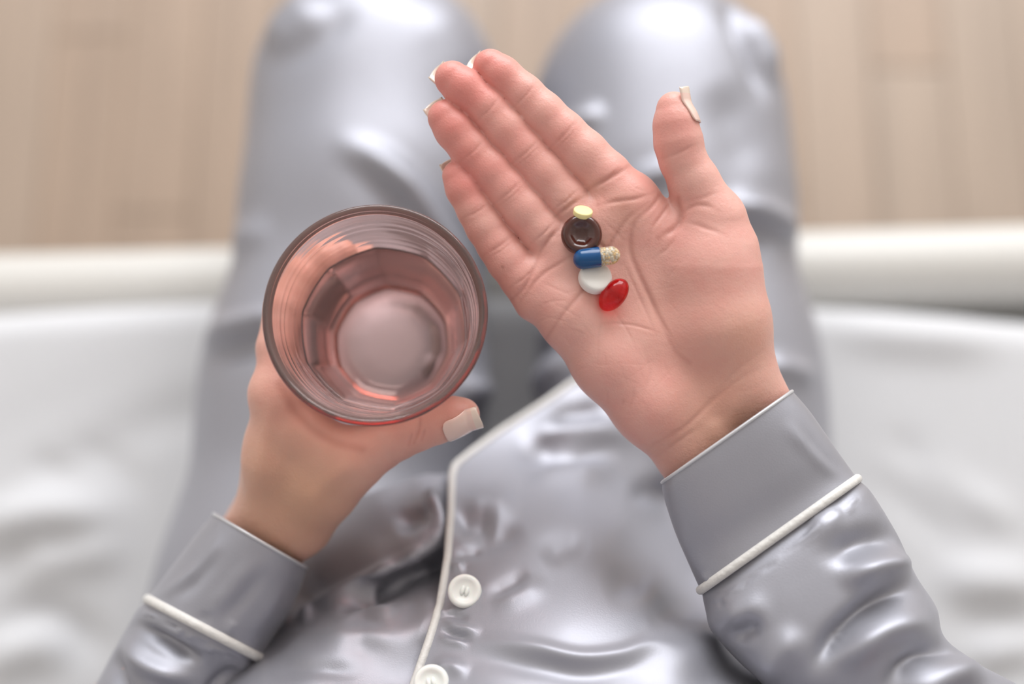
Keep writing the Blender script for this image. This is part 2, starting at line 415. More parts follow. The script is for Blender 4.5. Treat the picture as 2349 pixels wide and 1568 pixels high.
for ch in ([(1600, 1040, -42, 84), (1500, 925, -24, 92), (1405, 828, -18, 86), (1318, 712, -14, 84), (1238, 640, -14, 62)],          # hypothenar edge
           [(1640, 960, -40, 84), (1540, 780, -34, 72), (1445, 466, -8, 70)], [(1620, 960, -40, 84), (1500, 780, -36, 70), (1365, 525, -12, 60)],
           [(1600, 980, -40, 84), (1450, 780, -34, 72), (1305, 590, -14, 58)], [(1420, 470, -8, 66), (1310, 590, -12, 58)],
           [(1732, 948, -42, 84), (1690, 880, -22, 90), (1648, 745, -6, 112), (1630, 610, -4, 106), (1632, 510, 4, 74)],                 # thenar mound
           [(1560, 560, -20, 70), (1480, 520, -18, 62)]):
    palm.chain([kk(t) for t in ch], kp)
thumb = f.sub()
thumb.chain([kk(t) for t in [(1640, 560, -4, 92), (1632, 505, 10, 74), (1592, 418, 24, 57), (1566, 366, 30, 52), (1556, 325, 36, 54), (1549, 284, 40, 49), (1545, 250, 40, 39)]], 12 * S)
f.V = smin(palm.V, fing.V, 16 * S); f.V = smin(f.V, thumb.V, 22 * S)
arm_r = f.sub()
arm_r.chain([kk(t) for t in [(1730, 950, -40, 84), (1915, 1300, -50, 92)]], kp); arm_r.chain([kk(t) for t in [(1602, 1043, -36, 86), (1805, 1400, -48, 96)]], kp)
f.V = smin(f.V, arm_r.V, 40 * S)
vr, qr = nets(f)
vr = c2w(vr)
hand_r = make_obj('hand_r', vr, qr, M_skin)
subsurf(hand_r, 1)
del f, fing, palm, thumb, arm_r
# creases
CRE = []
def cross_crease(c, dirx, diry, w, amp=-0.0005, wd=4.5, bow=4):
    px_, py_ = -diry, dirx
    a = (c[0] - px_ * w, c[1] - py_ * w); b = (c[0] + px_ * w, c[1] + py_ * w)
    CRE.append(([a, (c[0] + dirx * bow, c[1] + diry * bow), b], amp, wd, 'g'))
for n_ in (index_n, middle_n, ring_n, pinky_n):
    for j in (2, 4):
        d = np.array(n_[j + 1][:2], float) - np.array(n_[j - 1][:2]); d /= np.linalg.norm(d)
        cross_crease(n_[j][:2], d[0], d[1], n_[j][3] * 0.85, -0.00042, 5)
        if j == 4: cross_crease((n_[j][0] + d[0] * 11, n_[j][1] + d[1] * 11), d[0], d[1], n_[j][3] * 0.75, -0.00022, 3.5)
        else: cross_crease((n_[j][0] - d[0] * 8, n_[j][1] - d[1] * 8), d[0], d[1], n_[j][3] * 0.6, -0.00014, 3.5)
    j = 6; d = np.array(n_[7][:2], float) - np.array(n_[5][:2]); d /= np.linalg.norm(d)
    cross_crease(n_[j][:2], d[0], d[1], n_[j][3] * 0.7, -0.0004, 4)
cross_crease((1560, 345), 0.4, 0.9, 46, -0.0004, 5.5); cross_crease((1610, 450), 0.3, 0.95, 50, -0.0003, 6)
CRE += [([(1510, 448), (1479, 482), (1452, 520), (1446, 574), (1463, 624), (1492, 685), (1518, 742), (1548, 801), (1582, 832)], -0.0009, 8, 'g'),   # thenar crease
        ([(1500, 440), (1460, 455), (1410, 462), (1370, 470)], -0.0007, 6, 'g'), ([(1490, 462), (1440, 500), (1400, 560), (1370, 620), (1330, 675), (1290, 722), (1253, 776)], -0.0009, 7, 'g'),  # head
        ([(1425, 605), (1395, 575), (1350, 540), (1310, 505)], -0.0006, 6, 'g'), ([(1195, 690), (1225, 650), (1250, 625), (1290, 600), (1330, 570)], -0.0006, 6, 'g'),
        ([(1340, 440), (1371, 421), (1410, 402), (1442, 380)], -0.0010, 7, 'g'), ([(1270, 498), (1310, 470), (1345, 445)], -0.0008, 6, 'g'), ([(1236, 585), (1255, 555), (1285, 520)], -0.0008, 6, 'g'),
        ([(1170, 690), (1205, 655), (1235, 590)], -0.0008, 6, 'g'),
        ([(1556, 455), (1560, 500), (1545, 525), (1510, 545)], -0.0014, 9, 'g'), ([(1560, 490), (1600, 470), (1650, 480)], -0.0006, 7, 'g'), ([(1565, 505), (1610, 520), (1670, 540)], -0.0004, 6, 'g'),
        ([(1540, 460), (1520, 490), (1490, 530)], -0.0006, 5, 'g'), ([(1520, 440), (1500, 470), (1470, 500)], -0.0005, 5, 'g'), ([(1550, 540), (1530, 570), (1500, 590)], -0.0004, 6, 'g'),
        ([(1380, 740), (1450, 745), (1520, 765)], -0.0004, 4, 'g'), ([(1400, 700), (1440, 760), (1460, 800)], -0.0003, 4, 'g'), ([(1470, 640), (1520, 740), (1560, 800)], -0.0003, 4, 'g'),
        ([(1430, 600), (1470, 690), (1505, 765)], -0.0003, 4, 'g'), ([(1380, 720), (1372, 780), (1370, 840)], -0.0003, 4, 'g'), ([(1480, 800), (1490, 860), (1470, 920)], -0.0003, 5, 'g'),
        ([(1440, 945), (1450, 920), (1455, 890)], -0.0004, 5, 'g'), ([(1425, 935), (1432, 915)], -0.0004, 5, 'g'), ([(1395, 925), (1390, 890)], -0.0003, 5, 'g'),
        ([(1498, 1018), (1563, 985), (1624, 930), (1680, 880), (1740, 840)], -0.0007, 7, 'g'), ([(1510, 1045), (1560, 1010), (1610, 975)], -0.0004, 6, 'g'), ([(1590, 960), (1640, 905), (1690, 850), (1750, 800)], -0.0004, 8, 'g'),
        ([(1230, 640), (1270, 660), (1320, 680)], -0.0003, 4, 'g'), ([(1240, 700), (1270, 690), (1310, 690)], -0.0003, 4, 'g'), ([(1380, 500), (1420, 540), (1440, 560)], -0.0003, 4, 'g')]
CRE = [(c[0], c[1] * (0.62 if len(c[0]) > 3 or c[2] > 5 else 0.7) if i_ > 40 else c[1], c[2], c[3]) for i_, c in enumerate(CRE)]
for k in range(46):           # fine criss-cross lines of the palm
    cx, cy = rng.uniform(1220, 1560), rng.uniform(430, 880); a = rng.uniform(0, math.pi); l = rng.uniform(18, 55)
    CRE.append(([(cx - l * math.cos(a), cy - l * math.sin(a)), (cx + rng.uniform(-5, 5), cy + rng.uniform(-5, 5)), (cx + l * math.cos(a), cy + l * math.sin(a))], -0.00009, 3.2, 'g'))
CRE = [(c[0], c[1] * 0.66, c[2] * 0.9, c[3]) for c in CRE]
relief(hand_r, CRE, facing=0.0)
relief(hand_r, [([(1700, 890), (1680, 960), (1690, 1060)], 0.0005, 22, 'g'), ([(1630, 950), (1660, 1040)], 0.0005, 20, 'g')])

# skin tone attribute (redness, tan, line darkening)
def tone(o, red, tan, dark, base=(0.3, 0.0)):
    v = getv(o); X, Y, D = proj(v); n = len(v)
    r = np.full(n, base[0]); t = np.full(n, base[1]); k = np.zeros(n)
    for (x, y, w, a) in red: r += a * np.exp(-((X - x) ** 2 + (Y - y) ** 2) / (w * w))
    for (x, y, w, a) in tan: t += a * np.exp(-((X - x) ** 2 + (Y - y) ** 2) / (w * w))
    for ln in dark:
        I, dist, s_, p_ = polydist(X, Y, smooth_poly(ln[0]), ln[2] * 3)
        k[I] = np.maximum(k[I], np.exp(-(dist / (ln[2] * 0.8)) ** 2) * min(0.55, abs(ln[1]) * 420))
    c = np.ones((n, 4), dtype=np.float32); c[:, 0] = np.clip(r, 0, 1); c[:, 1] = np.clip(t, 0, 1); c[:, 2] = np.clip(k, 0, 1)
    a = o.data.color_attributes.new('tone', 'FLOAT_COLOR', 'POINT'); a.data.foreach_set('color', c.ravel())
red = [(n_[0][0], n_[0][1], 66, 0.6) for n_ in (index_n, middle_n, ring_n, pinky_n)] + [(n_[4][0], n_[4][1], 60, 0.16) for n_ in (index_n, middle_n, ring_n, pinky_n)] + \
      [(1150, 330, 160, 0.25), (1545, 290, 75, 0.3), (1440, 430, 90, 0.25), (1560, 520, 70, 0.2), (1200, 650, 80, 0.2), (1520, 900, 140, 0.18), (1640, 640, 110, 0.12)]
tone(hand_r, red, [(1700, 960, 120, 0.4), (1620, 1020, 100, 0.35), (1650, 800, 130, 0.2), (1730, 760, 70, 0.3), (1490, 700, 80, 0.12), (1430, 480, 40, 0.25)], CRE + [([(1152, 611), (1154, 613)], -0.002, 4, 'g')])

# --- the tumbler's axis and profile (needed for the holding hand)
G0 = Vector(P(860, 718, 0.412)); GB = Vector(P(911, 806, 0.500)); GAX = (GB - G0).normalized(); GH = (GB - G0).length
gx = Vector((1, 0, 0)); gx = (gx - GAX * gx.dot(GAX)).normalized(); gy = (-GAX).cross(gx).normalized()
def Rout(h):
    t = np.clip(h / GH, 0, 1); return 0.0411 - 0.0150 * t ** 0.92
def GC(phi, h, rad): return np.array(G0 + GAX * h + gx * (rad * math.cos(R(phi))) + gy * (rad * math.sin(R(phi))))

# --- left hand (round the glass), in camera metres
f = Field(cpt(330, 1560, 0.58), cpt(1150, 560, 0.58) * np.array([1, 1, 0]) + np.array([0, 0, -0.395]), 0.0008)
def C(w): return w2c(np.array(w)[None])[0]
def L(px, py, d, r): return (cpt(px, py, d), r * d / FP)
fing = f.sub()
wrist_nodes = [(640, 1190, 0.462), (632, 1195, 0.474), (626, 1200, 0.486), (622, 1200, 0.496)]
mcps = []
for i, (h, ph, rf) in enumerate([(0.042, (213, 188, 166, 145, 130, 120), 0.0083), (0.057, (211, 184, 160, 136, 118, 107), 0.0083), (0.071, (209, 184, 160, 133, 112, 100), 0.0079), (0.084, (208, 187, 168, 145, 128, 118), 0.0070)]):
    pts = []
    for j, p_ in enumerate(ph):
        rr = rf * (1.18, 1.08, 1.06, 0.98, 0.93, 0.82)[j]
        hh = h + (0.0, 0.001, 0.002, 0.003, 0.0035, 0.004)[j]
        rad = Rout(hh) + rr * (1.10, 0.98, 0.98, 0.97, 0.96, 0.96)[j] + (0.0045, 0.001, 0, 0, 0, 0)[j]
        pts.append((C(GC(p_, hh, rad)), rr))
    g = f.sub(); g.chain(pts, 0.0016); fing.V = smin(fing.V, g.V, 0.0004); mcps.append(pts[0])
palm = f.sub()
for i in range(4):
    w = wrist_nodes[i]
    mid = (cpt(w[0], w[1], w[2]) * 0.5 + mcps[i][0] * 0.5) + np.array([-0.001, 0.0, 0.0])
    palm.chain([(cpt(w[0], w[1], w[2] + 0.0045), 0.0158), (mid, 0.0128), (mcps[i][0], 0.0100)], 0.007)
palm.chain([L(690, 1195, 0.466, 78), L(745, 1110, 0.455, 76), L(805, 1055, 0.449, 66)], 0.008)      # thumb metacarpal mound
palm.chain([L(650, 1000, 0.458, 70), L(740, 1045, 0.455, 64), L(800, 1052, 0.450, 60)], 0.008)      # web of the thumb
palm.chain([L(628, 900, 0.450, 58), L(690, 985, 0.450, 56), L(770, 1040, 0.448, 52)], 0.006)
palm.chain([L(660, 1100, 0.472, 90), L(700, 1120, 0.49, 80)], 0.008)
thumb = f.sub()
thumb.chain([L(790, 1066, 0.450, 68), L(868, 1024, 0.446, 56), L(915, 1000, 0.443, 52), L(955, 981, 0.441, 52.5), L(1000, 966, 0.440, 51), L(1038, 955, 0.439, 46), L(1062, 951, 0.439, 39)], 0.002)
f.V = smin(palm.V, fing.V, 0.004); f.V = smin(f.V, thumb.V, 0.005)
arm = f.sub()
arm.chain([L(640, 1190, 0.472, 92), L(445, 1440, 0.478, 100)], 0.006); arm.chain([L(624, 1200, 0.496, 90), L(440, 1450, 0.498, 100)], 0.006)
f.V = smin(f.V, arm.V, 0.008)
# press the glass out of the flesh (flattened contact)
gx_, gy_, gz_ = np.meshgrid(*f.ax, indexing='ij')
pts = c2w(np.stack([gx_.ravel(), gy_.ravel(), gz_.ravel()], 1)); rel = pts - np.array(G0); hh = rel @ np.array(GAX)
rad = np.sqrt(np.maximum((rel ** 2).sum(1) - hh ** 2, 0)); gs = np.maximum(rad - Rout(hh) - 0.0002, np.maximum(-hh, hh - GH)).reshape(f.V.shape).astype(np.float32)
f.V = -smin(-f.V, gs, 0.0015)
del gx_, gy_, gz_, pts, rel, rad, gs, hh
vl, ql = nets(f); hand_l = make_obj('hand_l', c2w(vl), ql, M_skin)
# keep the largest island only
bm = bmesh.new(); bm.from_mesh(hand_l.data)
seen = set(); best = []
for v in bm.verts:
    if v.index in seen: continue
    st = [v]; seen.add(v.index); isl = []
    while st:
        a = st.pop(); isl.append(a)
        for e in a.link_edges:
            b = e.other_vert(a)
            if b.index not in seen: seen.add(b.index); st.append(b)
    if len(isl) > len(best): best = isl
bs = set(best); bmesh.ops.delete(bm, geom=[v for v in bm.verts if v not in bs], context='VERTS'); bm.to_mesh(hand_l.data); bm.free()
subsurf(hand_l, 1); del f, fing, palm, thumb, arm
CL = [([(950, 1015), (960, 990), (965, 960)], -0.0006, 5, 'g'), ([(968, 1010), (975, 985)], -0.0004, 4, 'g'), ([(938, 1020), (945, 995)], -0.0004, 4, 'g'),
      ([(640, 880), (690, 960), (760, 1010), (830, 1030)], -0.0008, 14, 'g')]
relief(hand_l, CL)
relief(hand_l, [([(590, 1150), (605, 1020), (625, 910)], 0.0010, 20, 'g'), ([(700, 1170), (770, 1090), (850, 1045)], 0.0010, 22, 'g')])
tone(hand_l, [(1050, 950, 60, 0.45), (960, 985, 50, 0.25), (720, 930, 110, 0.3), (640, 850, 100, 0.2), (900, 1030, 80, 0.2)] , [(600, 1080, 160, 0.5), (680, 1220, 140, 0.45), (760, 1120, 90, 0.25)], CL, base=(0.2, 0.22))

# --- the rest of the body, under the clothes (slimmer than they are)
RQ = c2w(K(1805, 1245, -56)[None])[0]; RN = c2w(K(1885, 1375, -60)[None])[0] - RQ; RN /= np.linalg.norm(RN)
LQ = P(545, 1318, 0.484); LN = P(443, 1445, 0.486) - LQ; LN /= np.linalg.norm(LN)
f = Field((-0.36, -0.42, -0.03), (0.36, 0.52, H - 0.03), 0.007)
kb = 0.02
W = lambda x, y, z: np.array([x, y, z])
ELB_R = W(0.235, -0.160, H - 0.475); ELB_L = W(-0.225, -0.155, H - 0.515)
for s_, el, q in ((1, ELB_R, RQ - RN * 0.02), (-1, ELB_L, LQ - LN * 0.02)):
    f.chain([(W(0.10 * s_, -0.13, H - 0.66), 0.085), (W(0.095 * s_, 0.10, H - 0.685), 0.062), (W(0.096 * s_, 0.285, H - 0.688), 0.050), (W(0.096 * s_, 0.325, H - 0.93), 0.040), (W(0.096 * s_, 0.30, 0.07), 0.032)], kb)
    f.chain([(W(0.096 * s_, 0.285, 0.040), 0.034), (W(0.098 * s_, 0.36, 0.034), 0.030), (W(0.102 * s_, 0.44, 0.022), 0.022)], kb)
    f.chain([(W(0.155 * s_, -0.20, H - 0.20), 0.045), (el, 0.024), (q, 0.025)], kb)
f.chain([(W(-0.08, -0.14, H - 0.64), 0.09), (W(0.08, -0.14, H - 0.64), 0.09)], 0.03)
f.chain([(W(0, -0.15, H - 0.60), 0.085), (W(0, -0.17, H - 0.42), 0.075), (W(0, -0.20, H - 0.24), 0.07)], 0.05)
f.chain([(W(-0.07, -0.17, H - 0.44), 0.065), (W(-0.09, -0.20, H - 0.24), 0.06)], 0.04); f.chain([(W(0.07, -0.17, H - 0.44), 0.065), (W(0.09, -0.20, H - 0.24), 0.06)], 0.04)
f.chain([(W(-0.15, -0.205, H - 0.20), 0.05), (W(0.15, -0.205, H - 0.20), 0.05)], 0.03)
f.chain([(W(0, -0.205, H - 0.22), 0.060), (W(0, -0.190, H - 0.10), 0.050)], 0.03)
vb, qb = nets(f); body = make_obj('body', vb, qb, M_skin); del f
bm = bmesh.new(); bm.from_mesh(body.data)
def cut(bm, q, n, rad, keep_neg):
    q = Vector(q); n = Vector(n)
    vs = [v for v in bm.verts if (v.co - q).length < rad]; vset = set(vs)
    fs = [f_ for f_ in bm.faces if any(v in vset for v in f_.verts)]; es = {e for f_ in fs for e in f_.edges}; vv = {v for f_ in fs for v in f_.verts}
    bmesh.ops.bisect_plane(bm, geom=list(vv) + list(es) + fs, plane_co=q, plane_no=n, dist=1e-6)
    sgn = 1 if keep_neg else -1
    dl = [v for v in bm.verts if (v.co - q).length < rad and (v.co - q).dot(n) * sgn > 2e-6]
    bmesh.ops.delete(bm, geom=dl, context='VERTS')
    return [e for e in bm.edges if e.is_boundary and all(abs((v.co - q).dot(n)) < 1e-5 and (v.co - q).length < rad for v in e.verts)]
def cut_far(o, q, n):          # drop the free end of a hand mesh
    b2 = bmesh.new(); b2.from_mesh(o.data)
    bmesh.ops.bisect_plane(b2, geom=list(b2.verts) + list(b2.edges) + list(b2.faces), plane_co=Vector(q), plane_no=Vector(n), dist=1e-6, clear_outer=True)
    b2.to_mesh(o.data); b2.free()
cut(bm, RQ, RN, 0.055, False); cut(bm, LQ, LN, 0.055, False)
bm.to_mesh(body.data); bm.free()
ca = body.data.color_attributes.new('tone', 'FLOAT_COLOR', 'POINT'); ca.data.foreach_set('color', np.tile(np.array([0.25, 0.2, 0, 1], np.float32), len(body.data.vertices)))
cut_far(hand_r, RQ, RN); cut_far(hand_l, LQ, LN)
bm = bmesh.new(); bm.from_mesh(body.data); bm.from_mesh(hand_r.data); bm.from_mesh(hand_l.data)
for q, n in ((RQ, RN), (LQ, LN)):
    q = Vector(q); n = Vector(n)
    es = [e for e in bm.edges if e.is_boundary and all(abs((v.co - q).dot(n)) < 1e-4 and (v.co - q).length < 0.07 for v in e.verts)]
    try: bmesh.ops.bridge_loops(bm, edges=es)
    except Exception as ex: print('bridge', ex)
bmesh.ops.recalc_face_normals(bm, faces=list(bm.faces))
bm.to_mesh(body.data); bm.free(); body.data.polygons.foreach_set('use_smooth', [True] * len(body.data.polygons))
bpy.data.objects.remove(hand_r); bpy.data.objects.remove(hand_l)
adopt(body, person)
bvh_body = BVHTree.FromObject(body, bpy.context.evaluated_depsgraph_get()) if False else None
dgr = bpy.context.evaluated_depsgraph_get(); dgr.update(); bvh_body = BVHTree.FromObject(body, dgr)

# fingernails: curved plates over the fingertip, past its end
def nail(c0, c1, r, dorsal, over, back, half=58, name='fingernail', slope=0.0):
    """c0 tip centre, c1 next node (world), r tip radius (m), dorsal: world direction of the nail's middle"""
    ax = Vector(c0) - Vector(c1); ax.normalize(); d = Vector(dorsal); d = (d - ax * d.dot(ax)).normalized(); sd = ax.cross(d)
    nu, nv = 21, 15; V = []; c0 = Vector(c0); prev = None; hw0 = r * math.sin(R(half))
    for i in range(nu):
        t = i / (nu - 1); l = -back + (over + back) * t; row = []
        g = 0.62 + 0.38 * math.sqrt(max(0.0, 1 - ((0.22 - t) / 0.22) ** 2)) if t < 0.22 else 1.0 - 0.22 * max(0, (t - 0.72) / 0.28) ** 2
        for j in range(nv):
            u_ = 2 * j / (nv - 1) - 1; w = hw0 * g * u_; ll = l - (0.14 * r * u_ * u_ if t > 0.9 else 0)
            X = c0 + ax * ll + sd * w
            if l < 0.35 * r or prev is None:
                loc, n_, ix, ds = bvh_body.ray_cast(X + d * 0.03, -d)
                if loc is None or ds > 0.035: loc = X
                p = loc + d * 0.00045
            else:
                p = prev[j] + ax * ((over + back) / (nu - 1)) - d * (0.05 * (over + back) / (nu - 1))
                if t > 0.95: p = p - ax * (0.16 * r * u_ * u_)
            row.append(p)
        V += row; prev = row
    o = make_obj(name, [tuple(p) for p in V], grid_faces(nu, nv), M_nail)
    o.data.materials.append(M_nailtip)
    for k_, pl in enumerate(o.data.polygons): pl.material_index = 1 if (k_ // (nv - 1)) >= int((nu - 1) * 0.84) else 0
    solidify(o, 0.0006, 0.0); adopt(o, body); return o
def wk(t): return c2w(K(t[0], t[1], t[2])[None])[0]
dn = np.array([0, -0.2, -1.0])
for n_, tw in ((index_n, (-0.25, -0.05)), (middle_n, (-0.18, 0.0)), (ring_n, (-0.15, 0.05)), (pinky_n, (-0.2, 0.05))):
    rr = n_[0][3] * S
    nail(wk(n_[0]), wk(n_[1]), rr, ROT @ np.array([tw[0], tw[1], -1.0]), rr * 1.34, rr * 1.3, 40, slope=0.15)
nail(wk((1545, 250, 40)), wk((1549, 284, 40)), 39 * S * 1.03, ROT @ np.array([0.93, 0.14, 0.36]), 39 * S * 1.12, 39 * S * 1.0, 46, slope=0.26)
nail(P(1062, 951, 0.439), P(1000, 966, 0.440), 39 * 0.439 / FP * 1.06, ROT @ np.array([0.22, -0.62, 0.75]), 39 * 0.439 / FP * 1.10, 39 * 0.439 / FP * 1.15, 56, slope=0.25)

# ------------------------------------------------------------------ pajama trousers
f = Field((-0.30, -0.36, 0.02), (0.30, 0.50, H - 0.50), 0.0055)
for s_ in (-1, 1):
    kx = 0.096 if s_ > 0 else -0.089; ky = 0.302 if s_ > 0 else 0.312
    f.chain([(W(0.116 * s_, -0.16, H - 0.672), 0.100), (W(0.110 * s_, -0.02, H - 0.678), 0.092), (W(0.102 * s_, 0.12, H - 0.684), 0.080), (W(kx, 0.24, H - 0.686), 0.075), (W(kx, ky, H - 0.692), 0.073)], 0.03)
    f.chain([(W(kx, ky, H - 0.692), 0.073), (W(kx, ky + 0.022, H - 0.80), 0.066), (W(kx, ky + 0.022, H - 0.95), 0.062), (W(kx, ky + 0.012, 0.155), 0.062)], 0.03)
f.chain([(W(-0.10, -0.16, H - 0.65), 0.105), (W(0.10, -0.16, H - 0.65), 0.105)], 0.05)
f.chain([(W(0, -0.06, H - 0.665), 0.06), (W(0, -0.15, H - 0.62), 0.09)], 0.05)
vt, qt = nets(f); trousers = make_obj('pajama_trousers', vt, qt, M_satin); subsurf(trousers, 1); del f
TF = [([(740, 325), (800, 338), (870, 372), (940, 440), (1000, 540), (1060, 640), (1120, 770)], 0.010, 24, 'g'), ([(740, 380), (810, 395), (870, 440), (930, 530), (1000, 660)], -0.0015, 30, 'g'),
      ([(440, 800), (520, 762), (610, 735), (720, 720)], 0.008, 22, 'g'), ([(460, 840), (560, 800), (680, 780)], -0.004, 22, 'g'),
      ([(480, 600), (560, 545), (640, 520)], 0.004, 28, 'g'),
      ([(590, 165), (680, 125), (770, 60), (840, 0)], -0.0022, 26, 'g'), ([(590, 110), (660, 60), (740, -20)], 0.0045, 44, 'g'),
      ([(960, -20), (1040, 90), (1090, 230)], 0.003, 50, 'g'),
      ([(1260, 330), (1330, 285), (1390, 240)], 0.006, 18, 'g'), ([(1440, 430), (1510, 400), (1560, 370)], 0.006, 18, 'g'),
      ([(1640, -20), (1690, 50), (1730, 130), (1760, 250)], -0.009, 16, 'g'), ([(1690, 0), (1740, 90), (1780, 210)], 0.007, 22, 'g'),
      ([(1640, 180), (1690, 300), (1740, 420)], -0.004, 45, 'g'),
      ([(1640, 470), (1720, 480), (1790, 520), (1830, 570)], 0.009, 24, 'g'), ([(1650, 520), (1730, 530), (1790, 580)], -0.004, 22, 'g'),
      ([(1730, 840), (1800, 845), (1880, 880)], 0.005, 20, 'g'),
      ([(1130, 640), (1165, 740), (1180, 830), (1165, 930)], -0.010, 16, 'g'), ([(1110, 800), (1150, 870), (1160, 960)], 0.007, 20, 'g'), ([(1040, 870), (1100, 900), (1150, 960)], 0.007, 24, 'g'),
      ([(1070, 960), (1110, 940), (1140, 960)], -0.006, 18, 'g'),
      ([(1320, 800), (1260, 850), (1190, 940)], 0.006, 22, 'g'), ([(1290, 760), (1230, 820), (1180, 900)], -0.005, 18, 'g'), ([(1260, 730), (1220, 790), (1190, 850)], 0.004, 18, 'g'),
      ([(1140, 610), (1190, 690), (1240, 780)], 0.005, 20, 'g')]
relief(trousers, [(a_, b_ * 1.25, c_ * 1.25, d_) for a_, b_, c_, d_ in TF])
tag(trousers, 'dove grey satin trousers'); adopt(trousers, person)

# ------------------------------------------------------------------ pajama shirt: body panels
def rbf(samples, sm=1e-5):
    s = np.array(samples, float); x = s[:, :2] / 500.0; z = s[:, 2]
    def ph(r): return np.where(r > 1e-9, r * r * np.log(np.maximum(r, 1e-9)), 0.0)
    n = len(s); Kx = ph(np.linalg.norm(x[:, None] - x[None], axis=2)) + sm * np.eye(n); Pm = np.hstack([np.ones((n, 1)), x])
    A = np.block([[Kx, Pm], [Pm.T, np.zeros((3, 3))]]); w = np.linalg.solve(A, np.concatenate([z, np.zeros(3)]))
    def fn(X, Y):
        X = np.asarray(X) / 500.0; Y = np.asarray(Y) / 500.0; out = w[n] + w[n + 1] * X + w[n + 2] * Y
        for i in range(n): out = out + w[i] * ph(np.hypot(X - x[i, 0], Y - x[i, 1]))
        return out
    return fn
def interp_poly(tab, y):
    t = np.array(sorted(tab)); return np.interp(y, t[:, 0], t[:, 1])
# over panel (viewer's right): placket edge and hem bound it on the left
left_tab = [(2300, 830), (1750, 900), (1568, 950), (1470, 984), (1390, 1009), (1280, 1027), (1180, 1034), (1090, 1037), (1066, 1044), (1030, 1090), (985, 1152), (935, 1232), (880, 1310), (845, 1365), (815, 1440)]
right_tab = [(2300, 2650), (1750, 2080), (1568, 1920), (1400, 1810), (1200, 1730), (1050, 1660), (950, 1600), (880, 1540), (815, 1460)]
OV = [(950, 1568, .417), (985, 1470, .428), (1010, 1390, .440), (1028, 1280, .458), (1035, 1180, .482), (1040, 1090, .512), (1060, 1050, .528), (1150, 985, .548), (1232, 935, .560), (1310, 880, .574), (1420, 830, .580),
      (1120, 1568, .402), (1300, 1568, .396), (1480, 1568, .398), (1620, 1568, .408), (1760, 1568, .438), (1900, 1568, .50),
      (1100, 1440, .424), (1300, 1440, .412), (1470, 1440, .418), (1590, 1440, .434), (1650, 1450, .452), (1720, 1440, .53), (1810, 1400, .585),
      (1100, 1320, .444), (1280, 1320, .436), (1430, 1320, .446), (1510, 1320, .466), (1590, 1310, .545), (1700, 1280, .594), (1780, 1180, .615),
      (1110, 1200, .474), (1250, 1200, .466), (1370, 1200, .475), (1430, 1205, .492), (1510, 1200, .556), (1640, 1180, .583),
      (1130, 1110, .506), (1250, 1110, .505), (1340, 1110, .512), (1430, 1100, .550), (1560, 1080, .572),
      (1250, 1030, .545), (1400, 1010, .560), (1540, 980, .575), (1250, 980, .552), (1400, 920, .570), (1500, 880, .580),
      (830, 2300, .30), (1400, 2300, .275), (1900, 2300, .29), (2650, 2300, .40), (920, 1800, .378), (1400, 1800, .350), (1800, 1800, .37), (2100, 1750, .46)]
dO = rbf(OV)
nu, nv = 230, 190
tt = np.concatenate([np.linspace(815, 1600, 170), np.linspace(1612, 2300, 60)])
Yg = np.repeat(tt[:, None], nv, 1); a = interp_poly(left_tab, tt); b = interp_poly(right_tab, tt)
u = np.linspace(0, 1, nv)[None, :]; Xg = a[:, None] + (b - a)[:, None] * u
Dg = dO(Xg, Yg)
def unproj(X, Y, D): return c2w(np.stack([(X - 1174.5) / FP * D, -(Y - 784) / FP * D, -D], -1).reshape(-1, 3))
over = make_obj('pajama_shirt', unproj(Xg, Yg, Dg), grid_faces(nu, nv)[:, ::-1], M_satin)
SF = [([(1060, 1480), (1130, 1473), (1230, 1490), (1330, 1512), (1420, 1505), (1500, 1478), (1600, 1485)], 0.0042, 16, 'g'), ([(1020, 1500), (1130, 1510), (1240, 1530), (1360, 1545), (1500, 1515)], -0.0022, 20, 'g'),
      ([(1030, 1200), (1080, 1195), (1140, 1215)], -0.0045, 22, 'g'), ([(1040, 1160), (1120, 1160), (1200, 1150)], 0.004, 26, 'g'), ([(1060, 1270), (1150, 1230), (1210, 1210)], -0.003, 20, 'g'),
      ([(1040, 1275), (1075, 1265), (1110, 1260)], -0.002, 10, 'g'), ([(1030, 1300), (1070, 1298)], 0.0022, 10, 'g'), ([(1110, 1370), (1160, 1345), (1220, 1310)], -0.0022, 14, 'g'), ([(1120, 1390), (1180, 1370), (1260, 1330)], 0.002, 18, 'g'),
      ([(1240, 1290), (1290, 1250), (1360, 1240)], -0.003, 24, 'g'), ([(1380, 1360), (1460, 1330), (1520, 1350)], -0.003, 26, 'g'), ([(1480, 1410), (1560, 1400), (1620, 1430)], -0.003, 22, 'g'),
      ([(1010, 1420), (1050, 1440), (1110, 1450)], 0.0025, 9, 'g'), ([(1008, 1440), (1045, 1458), (1090, 1464)], -0.002, 7, 'g'), ([(1005, 1400), (1040, 1410), (1080, 1420)], -0.0018, 7, 'g'), ([(1000, 1460), (1040, 1472), (1080, 1476)], 0.002, 7, 'g'),
      ([(1000, 1400), (1020, 1404), (1045, 1400)], 0.0016, 6, 'g'), ([(985, 1545), (1030, 1530), (1080, 1545)], 0.003, 14, 'g'),
      ([(1170, 1040), (1250, 1052), (1330, 1045), (1430, 1030)], -0.008, 22, 'g'), ([(1180, 1005), (1280, 1000), (1400, 990), (1480, 985)], 0.007, 28, 'g'), ([(1190, 1085), (1290, 1078), (1420, 1070)], 0.006, 24, 'g'),
      ([(1430, 1120), (1500, 1130), (1580, 1150)], -0.006, 22, 'g'), ([(1250, 960), (1320, 950), (1400, 945)], -0.005, 18, 'g')]
relief(over, [(a_, b_ * 0.85, c_ * 1.3, d_) for a_, b_, c_, d_ in SF], facing=-0.2)
edge_idx = np.arange(nu) * nv
